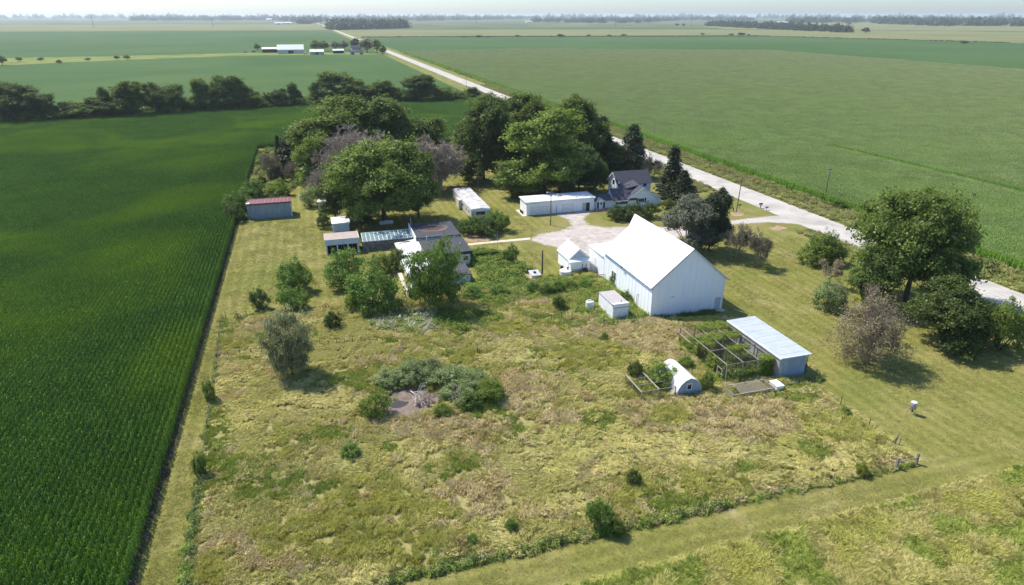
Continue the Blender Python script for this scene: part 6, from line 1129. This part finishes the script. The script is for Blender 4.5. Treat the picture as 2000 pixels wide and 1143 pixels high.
tlw = np.array(TREE_LINE[1:]); q = []
for a, b in zip(tlw, tlw[1:]): u = np.random.RandomState(5).rand(int(np.hypot(*(b - a)) * 1.6))[:, None]; q.append(a + (b - a) * u + np.random.RandomState(6).randn(len(u), 2) * 1.6)
q = np.vstack(q + [np.array([(-330 + 1.2 * i, 323 + .44 * i) for i in range(150)])]); n = len(q); rot, scl = spread(n, 33, 2.4, 4.6)
scatter('creek_undergrowth', 'dense dark undergrowth filling the foot of the tree line', 'undergrowth', [weed_clump('creek_%d' % i, 500 + i, .8, .9, 420, .14, m) for i, m in enumerate(('leaf_dark', 'leaf_deep', 'leaf_dark', 'leaf_mid'))], np.column_stack([q, np.zeros(n)]), rot, scl, np.random.RandomState(7).randint(0, 4, n))
# far trees: coarse crowns
for i in range(4):
    rs = np.random.RandomState(520 + i); lobes = [(0, 0, 7, 3, 3, 4)] + [(2.6 * math.cos(a), 2.6 * math.sin(a), 5 + 3 * rs.rand(), 2, 2, 2) for a in np.arange(5) * 1.3 + i]
    PROTO['far%d' % i] = (tubes_mesh('far_trunk', [(0, 0, -.2, 0, 0, 6, .4, .2)], 'bark', 5), crown_mesh('far_crown', rs, lobes, 110, 12, .7, 1.0, 'leaf_far', low=.8), 11.5, 4.6)
FAR = [(618, 100, 78, 11, 'leaf_mid', 'round green tree left in the distant farmyard'), (633, 100, 79, 10, 'leaf_mid', 'second green tree from left in the distant farmyard'), (655, 98, 80, 9, 'leaf_brown', 'grey thin tree behind the distant open shed'), (672, 98, 79, 9, 'leaf_brown', 'grey thin tree left of the distant farmhouse'), (695, 96, 75, 10, 'leaf_deep', 'dark conical tree behind the distant farmhouse'), (717, 103, 75, 14, 'leaf_brown', 'big grey leafless tree right of the distant farmhouse'), (737, 104, 76, 11, 'leaf_dark', 'dark tree at the roadside by the distant farm'), (748, 107, 88, 7, 'leaf_mid', 'small green tree where the road passes the distant farm'), (503, 99, 85, 6, 'leaf_dark', 'lone tree left of the distant black shed'), (5, 128, 108, 9, 'leaf_mid', 'bush at the left edge in the distant weedy strip'), (38, 120, 111, 6, 'leaf_mid', 'second bush from left in the distant weedy strip'), (80, 119, 112, 6, 'leaf_mid', 'third bush from left in the distant weedy strip'), (116, 125, 117, 5, 'leaf_mid', 'fourth bush from left in the distant weedy strip'), (172, 119, 113, 5, 'leaf_dark', 'fifth bush from left in the distant weedy strip'), (228, 116, 109, 5, 'leaf_dark', 'sixth bush from left in the distant weedy strip'), (248, 116, 108, 6, 'leaf_dark', 'seventh bush from left in the distant weedy strip')]
FB = [(1010, 73, 5), (1095, 73, 7), (1150, 71, 4), (1190, 71.5, 4), (1218, 71, 5), (1372, 68.5, 4), (1428, 70, 5), (1448, 70, 7), (1462, 69.5, 3), (935, 74, 6), (906, 74, 4), (1883, 86, 6), (952, 74, 4)]
for i, (x, by, ty, hw, m, lab) in enumerate(FAR): at_px('distant_tree', 'far%d' % (i % 4), x, by, ty, hw, lab, 'tree', m, 'trees around the distant farm')
for i, (x, by, hw) in enumerate(sorted(FB)): at_px('distant_bush', 'far%d' % (i % 4), x, by, by - hw * .9, hw, '%s bush from the left along the far field boundary' % ORD[i], 'bush', 'leaf_far', 'bushes along the far field boundary')
for i, (x, by, ty, hw, lab) in enumerate(((1690, 65, 54, 7, 'lone round tree right of the far tree belt'), (1322, 51, 46, 4, 'left of two lone trees on the far plain'), (1335, 51, 46, 3.5, 'right of two lone trees on the far plain'), (1244, 46, 40, 4, 'lone tree left of the far wood on the plain'))): at_px('distant_tree', 'far%d' % i, x, by, ty, hw, lab, 'tree', 'leaf_far', 'lone trees on the plain')
def wood(name, label, poly_px, n, size, seed, m='leaf_far', hs=1.0):
    q = rnd_in(gp(poly_px), n, seed); rs = np.random.RandomState(seed); k = len(q); s = size * (.75 + .5 * rs.rand(k))
    scatter(name, label, 'wood', [weed_clump('%s_%d' % (name, i), seed + i, 1.0, 1.15, 170, .36, m) for i in range(3)], np.column_stack([q, np.zeros(k)]), rs.rand(k) * 6.28, np.stack([s, s, s * hs * (.8 + .5 * rs.rand(k))], 1), rs.randint(0, 3, k))
wood('far_wood', 'dark block of woodland beside the far end of the road', [(645, 57.5), (660, 59), (792, 55.5), (795, 53), (700, 51), (645, 53)], 460, 16, 600, hs=1.1)
wood('far_wood', 'long belt of trees on the far right plain', [(1380, 51), (1500, 57), (1600, 62), (1662, 64.5), (1664, 61.5), (1600, 58), (1500, 53.5), (1400, 49)], 300, 13, 610)
wood('far_wood', 'hazy tree belt on the horizon at left', [(250, 41), (340, 41), (430, 40.5), (520, 40), (600, 44), (600, 38.5), (430, 38), (250, 39)], 260, 24, 620)
wood('far_wood', 'hazy woods on the horizon behind the far road', [(570, 48), (600, 48.5), (640, 44), (780, 42), (1050, 37.5), (1050, 35.5), (780, 38), (600, 41)], 420, 24, 630)
wood('far_wood', 'bluish woods on the horizon at centre right', [(1040, 44), (1090, 45), (1230, 46), (1340, 40), (1470, 41), (1470, 38.5), (1340, 37.5), (1200, 40), (1040, 41)], 320, 20, 640)
wood('far_wood', 'dark woods on the horizon at far right', [(1540, 45), (1640, 45), (1690, 45), (1760, 49.5), (1850, 51.5), (2000, 52), (2150, 54), (2150, 45), (1900, 43), (1700, 42), (1540, 42)], 430, 22, 650)
wood('far_wood', 'thin blue strip of trees closing the whole horizon', [(-200, 37.4), (500, 36.6), (1000, 36), (1500, 36.6), (2200, 37.6), (2200, 36.0), (1500, 35.2), (1000, 34.8), (500, 35.2), (-200, 35.8)], 520, 36, 660)
# ---- distant farmstead and farms
def far_building(name, label, x0, x1, by, wall_h, roof_h, depth, wm, rm, cat='building', door=True, group=None):
    a = g(x0, by); b = g(x1, by); xx0, xx1, y = a[0], b[0], (a[1] + b[1]) / 2; t = thing(name, label, cat, ((xx0 + xx1) / 2, y), group)
    build('wall', gable_x(xx0, xx1, y, y + depth, wall_h, wall_h + roof_h), wm, t); roof_x(t, xx0 - .5, xx1 + .5, y, y + depth, wall_h, wall_h + roof_h, rm, .6, .25)
    if door: w_ = (xx1 - xx0); build('door', bx(xx0 + w_ * .4, xx0 + w_ * .6, y - .1, y - .01, 0, wall_h * .75), 'dark_inside', t)
    return t
surf('pale_green_roof', (.62, .68, .60), (.54, .60, .52), .3, .5)
far_building('machine_shed', 'distant black fronted shed with a white roof', 513, 542, 103, 5, 2, 12, 'dark_inside', 'white_metal', 'shed')
far_building('livestock_barn', 'distant long barn with a pale green roof', 543, 594, 105, 5.5, 6, 22, 'grey_white', 'pale_green_roof', 'barn')
far_building('small_barn', 'distant low white roofed shed left of the open shed', 606, 633, 107, 4, 2.5, 10, 'concrete', 'white_metal', 'shed')
far_building('open_shed', 'distant open fronted shed with a white roof', 651, 672, 104.5, 4, 1.5, 9, 'dark_inside', 'white_metal', 'shed')
t = far_building('distant_house', 'distant grey two storey farmhouse', 688, 706, 103, 6, 4, 10, 'grey_white', 'shingle', 'house', False)
x, y = g(697, 103); [build('window', bx(x + dx - .6, x + dx + .6, y - .12, y - .02, z, z + 1.5), 'dark_glass', t) for dx in (-4, 0, 4) for z in (1.2, 4)]
far_building('porch_wing', 'low grey wing in front of the distant farmhouse', 682, 708, 104, 2.6, 1.2, 5, 'grey_white', 'shingle', 'wing', False)
for i, (x0, x1, by, lab) in enumerate(((536, 554, 48.2, 'left of two far white poultry barns by the road'), (556, 570, 47.6, 'right of two far white poultry barns by the road'))): far_building('poultry_barn', lab, x0, x1, by, 8, 3, 40, 'white_paint', 'white_metal', 'barn', group='far poultry barns')
for nm, lab, x0, x1, by, h, rh, wm, rm, cat in (('red_barn', 'tiny red barn on the far right horizon', 1886, 1894, 50.5, 9, 6, 'red_metal', 'red_metal', 'barn'), ('far_barn', 'tiny white roofed barn before the right horizon woods, left one', 1798, 1807, 41, 14, 6, 'white_paint', 'white_metal', 'barn'), ('far_barn', 'tiny white roofed barn before the right horizon woods, middle one', 1871, 1880, 42.5, 12, 6, 'white_paint', 'white_metal', 'barn'), ('far_barn', 'tiny white roofed barn before the right horizon woods, right one', 1931, 1943, 42.5, 14, 6, 'pale_concrete', 'white_metal', 'barn'), ('far_barn', 'row of low white far barns left of the right hand belt', 1518, 1542, 45.5, 7, 3, 'white_paint', 'white_metal', 'barn'), ('far_house', 'pale far farm buildings on the plain at centre', 1028, 1041, 44, 6, 4, 'white_paint', 'grey_white', 'farm'), ('far_barn', 'white roof among the dark block of woodland', 718, 740, 52, 18, 5, 'white_paint', 'white_metal', 'barn'), ('far_house', 'white far buildings at the bend of the horizon road', 520, 531, 41.0, 14, 6, 'white_paint', 'white_metal', 'farm')): far_building(nm, lab, x0, x1, by, h, rh, 40, wm, rm, cat, False)
# machinery and clutter by the distant farm
for i, (px_, py, m, lab) in enumerate(((479, 103, 'grey_white', 'pale cattle hut left in the distant farmyard'), (496, 102, 'pink_seam', 'reddish stack of crates in the distant farmyard'), (597, 106, 'tank_white', 'white tank beside the distant green roofed barn'), (689, 107, 'rubber', 'dark tractor before the distant farmhouse'), (706, 106.5, 'red_paint', 'small red implement before the distant farmhouse'))):
    x, y = g(px_, py); t = thing(('cattle_hut', 'crate_stack', 'storage_tank', 'tractor', 'implement')[i], lab, ('hut', 'crates', 'tank', 'tractor', 'implement')[i], (x, y))
    build('body', MB().box(x - 2.4, x + 2.4, y - 1, y + 1.4, .5, 1.9), m, t); build('cab', MB().extrude([(x - 1.0, y - .9, 1.901), (x + 1.1, y - .9, 1.901), (x + .8, y - .9, 3.1), (x - .8, y - .9, 3.1)], (0, 1.8, 0)), m, t)
    for dx in (-1.6, 1.6): build('wheel' if i > 2 else 'support', MB().extrude([(x + dx + .7 * math.cos(a), y - 1.25, .7 + .7 * math.sin(a)) for a in [math.tau * k / 12 for k in range(12)]], (0, .24, 0)), 'rubber', t)
# ---- transmission poles marching across the plain
TP = [(183, 54, 23), (416, 54, 22), (627, 52, 26), (791, 46, 24.5), (931, 46.5, 23), (1070, 49, 24), (1202, 51.5, 26), (1349, 51.5, 28), (1476, 53.5, 28), (1578, 52, 32), (1668, 50, 35), (1752, 49, 32), (1845, 45, 28.5), (1933, 44, 31)]
for i, (x, by, ty) in enumerate(TP):
    X, Y = g(x, by); h = min(52, hgt(x, by, ty)); t = thing('transmission_pole', '%s distant power line pole from the left' % ORD[i], 'pole', (X, Y), 'power line poles across the plain'); d = math.hypot(X, Y) / 3400
    build('post', MB().tube((X, Y, 0), (X, Y, h), .85 * d, .55 * d, 6), 'steel_pole', t)
    for k in (.80, .88, .96): build('arm', MB().tube((X - 3.5, Y, h * k), (X + 3.5, Y, h * k), .3 * d, .3 * d, 4), 'steel_pole', t)
# hedge of weeds along the right verge in the distance
q = np.column_stack([np.random.RandomState(1).randn(900) * .7 + 138.6, 430 + 600 * np.random.RandomState(2).rand(900)]); n = len(q); rot, scl = spread(n, 41, 1.0, 2.0)
scatter('roadside_weeds', 'dark line of weeds between road verge and far corn', 'weeds', [weed_clump('road_%d' % i, 700 + i, .8, .8, 120, .22, m) for i, m in enumerate(('leaf_dark', 'weed'))], np.column_stack([q, np.zeros(n)]), rot, scl, np.arange(n) % 2)
q = np.column_stack([np.linspace(145, 1320, 700), np.interp(np.linspace(145, 1320, 700), [139, 507, 1145, 1330], [1762, 1704, 1558, 1020])]); n = len(q); rot, scl = spread(n, 42, 2.0, 3.4)
scatter('field_hedge', 'thin dark hedge line along the far soy field', 'hedge', [weed_clump('hedge_%d' % i, 710 + i, 1, .6, 60, .4, 'leaf_far') for i in range(2)], np.column_stack([q + np.random.RandomState(3).randn(n, 2) * 1.0, np.zeros(n)]), rot, scl, np.arange(n) % 2)

# ================================================================== HAZE
m, nt, N, L = new_mat('haze_air'); out = N.new('ShaderNodeOutputMaterial'); pv = N.new('ShaderNodeVolumePrincipled'); pv.inputs['Density'].default_value = HAZE_D; pv.inputs['Color'].default_value = (.84, .91, 1, 1); pv.inputs['Anisotropy'].default_value = .3
L.new(pv.outputs[0], out.inputs['Volume']); MATS['haze_air'] = m
h = build('haze', bx(-14500, 16500, -900, 24500, -1.5, 68), 'haze_air'); tag(h, 'thin blue summer haze over the plain', 'haze', kind='stuff')
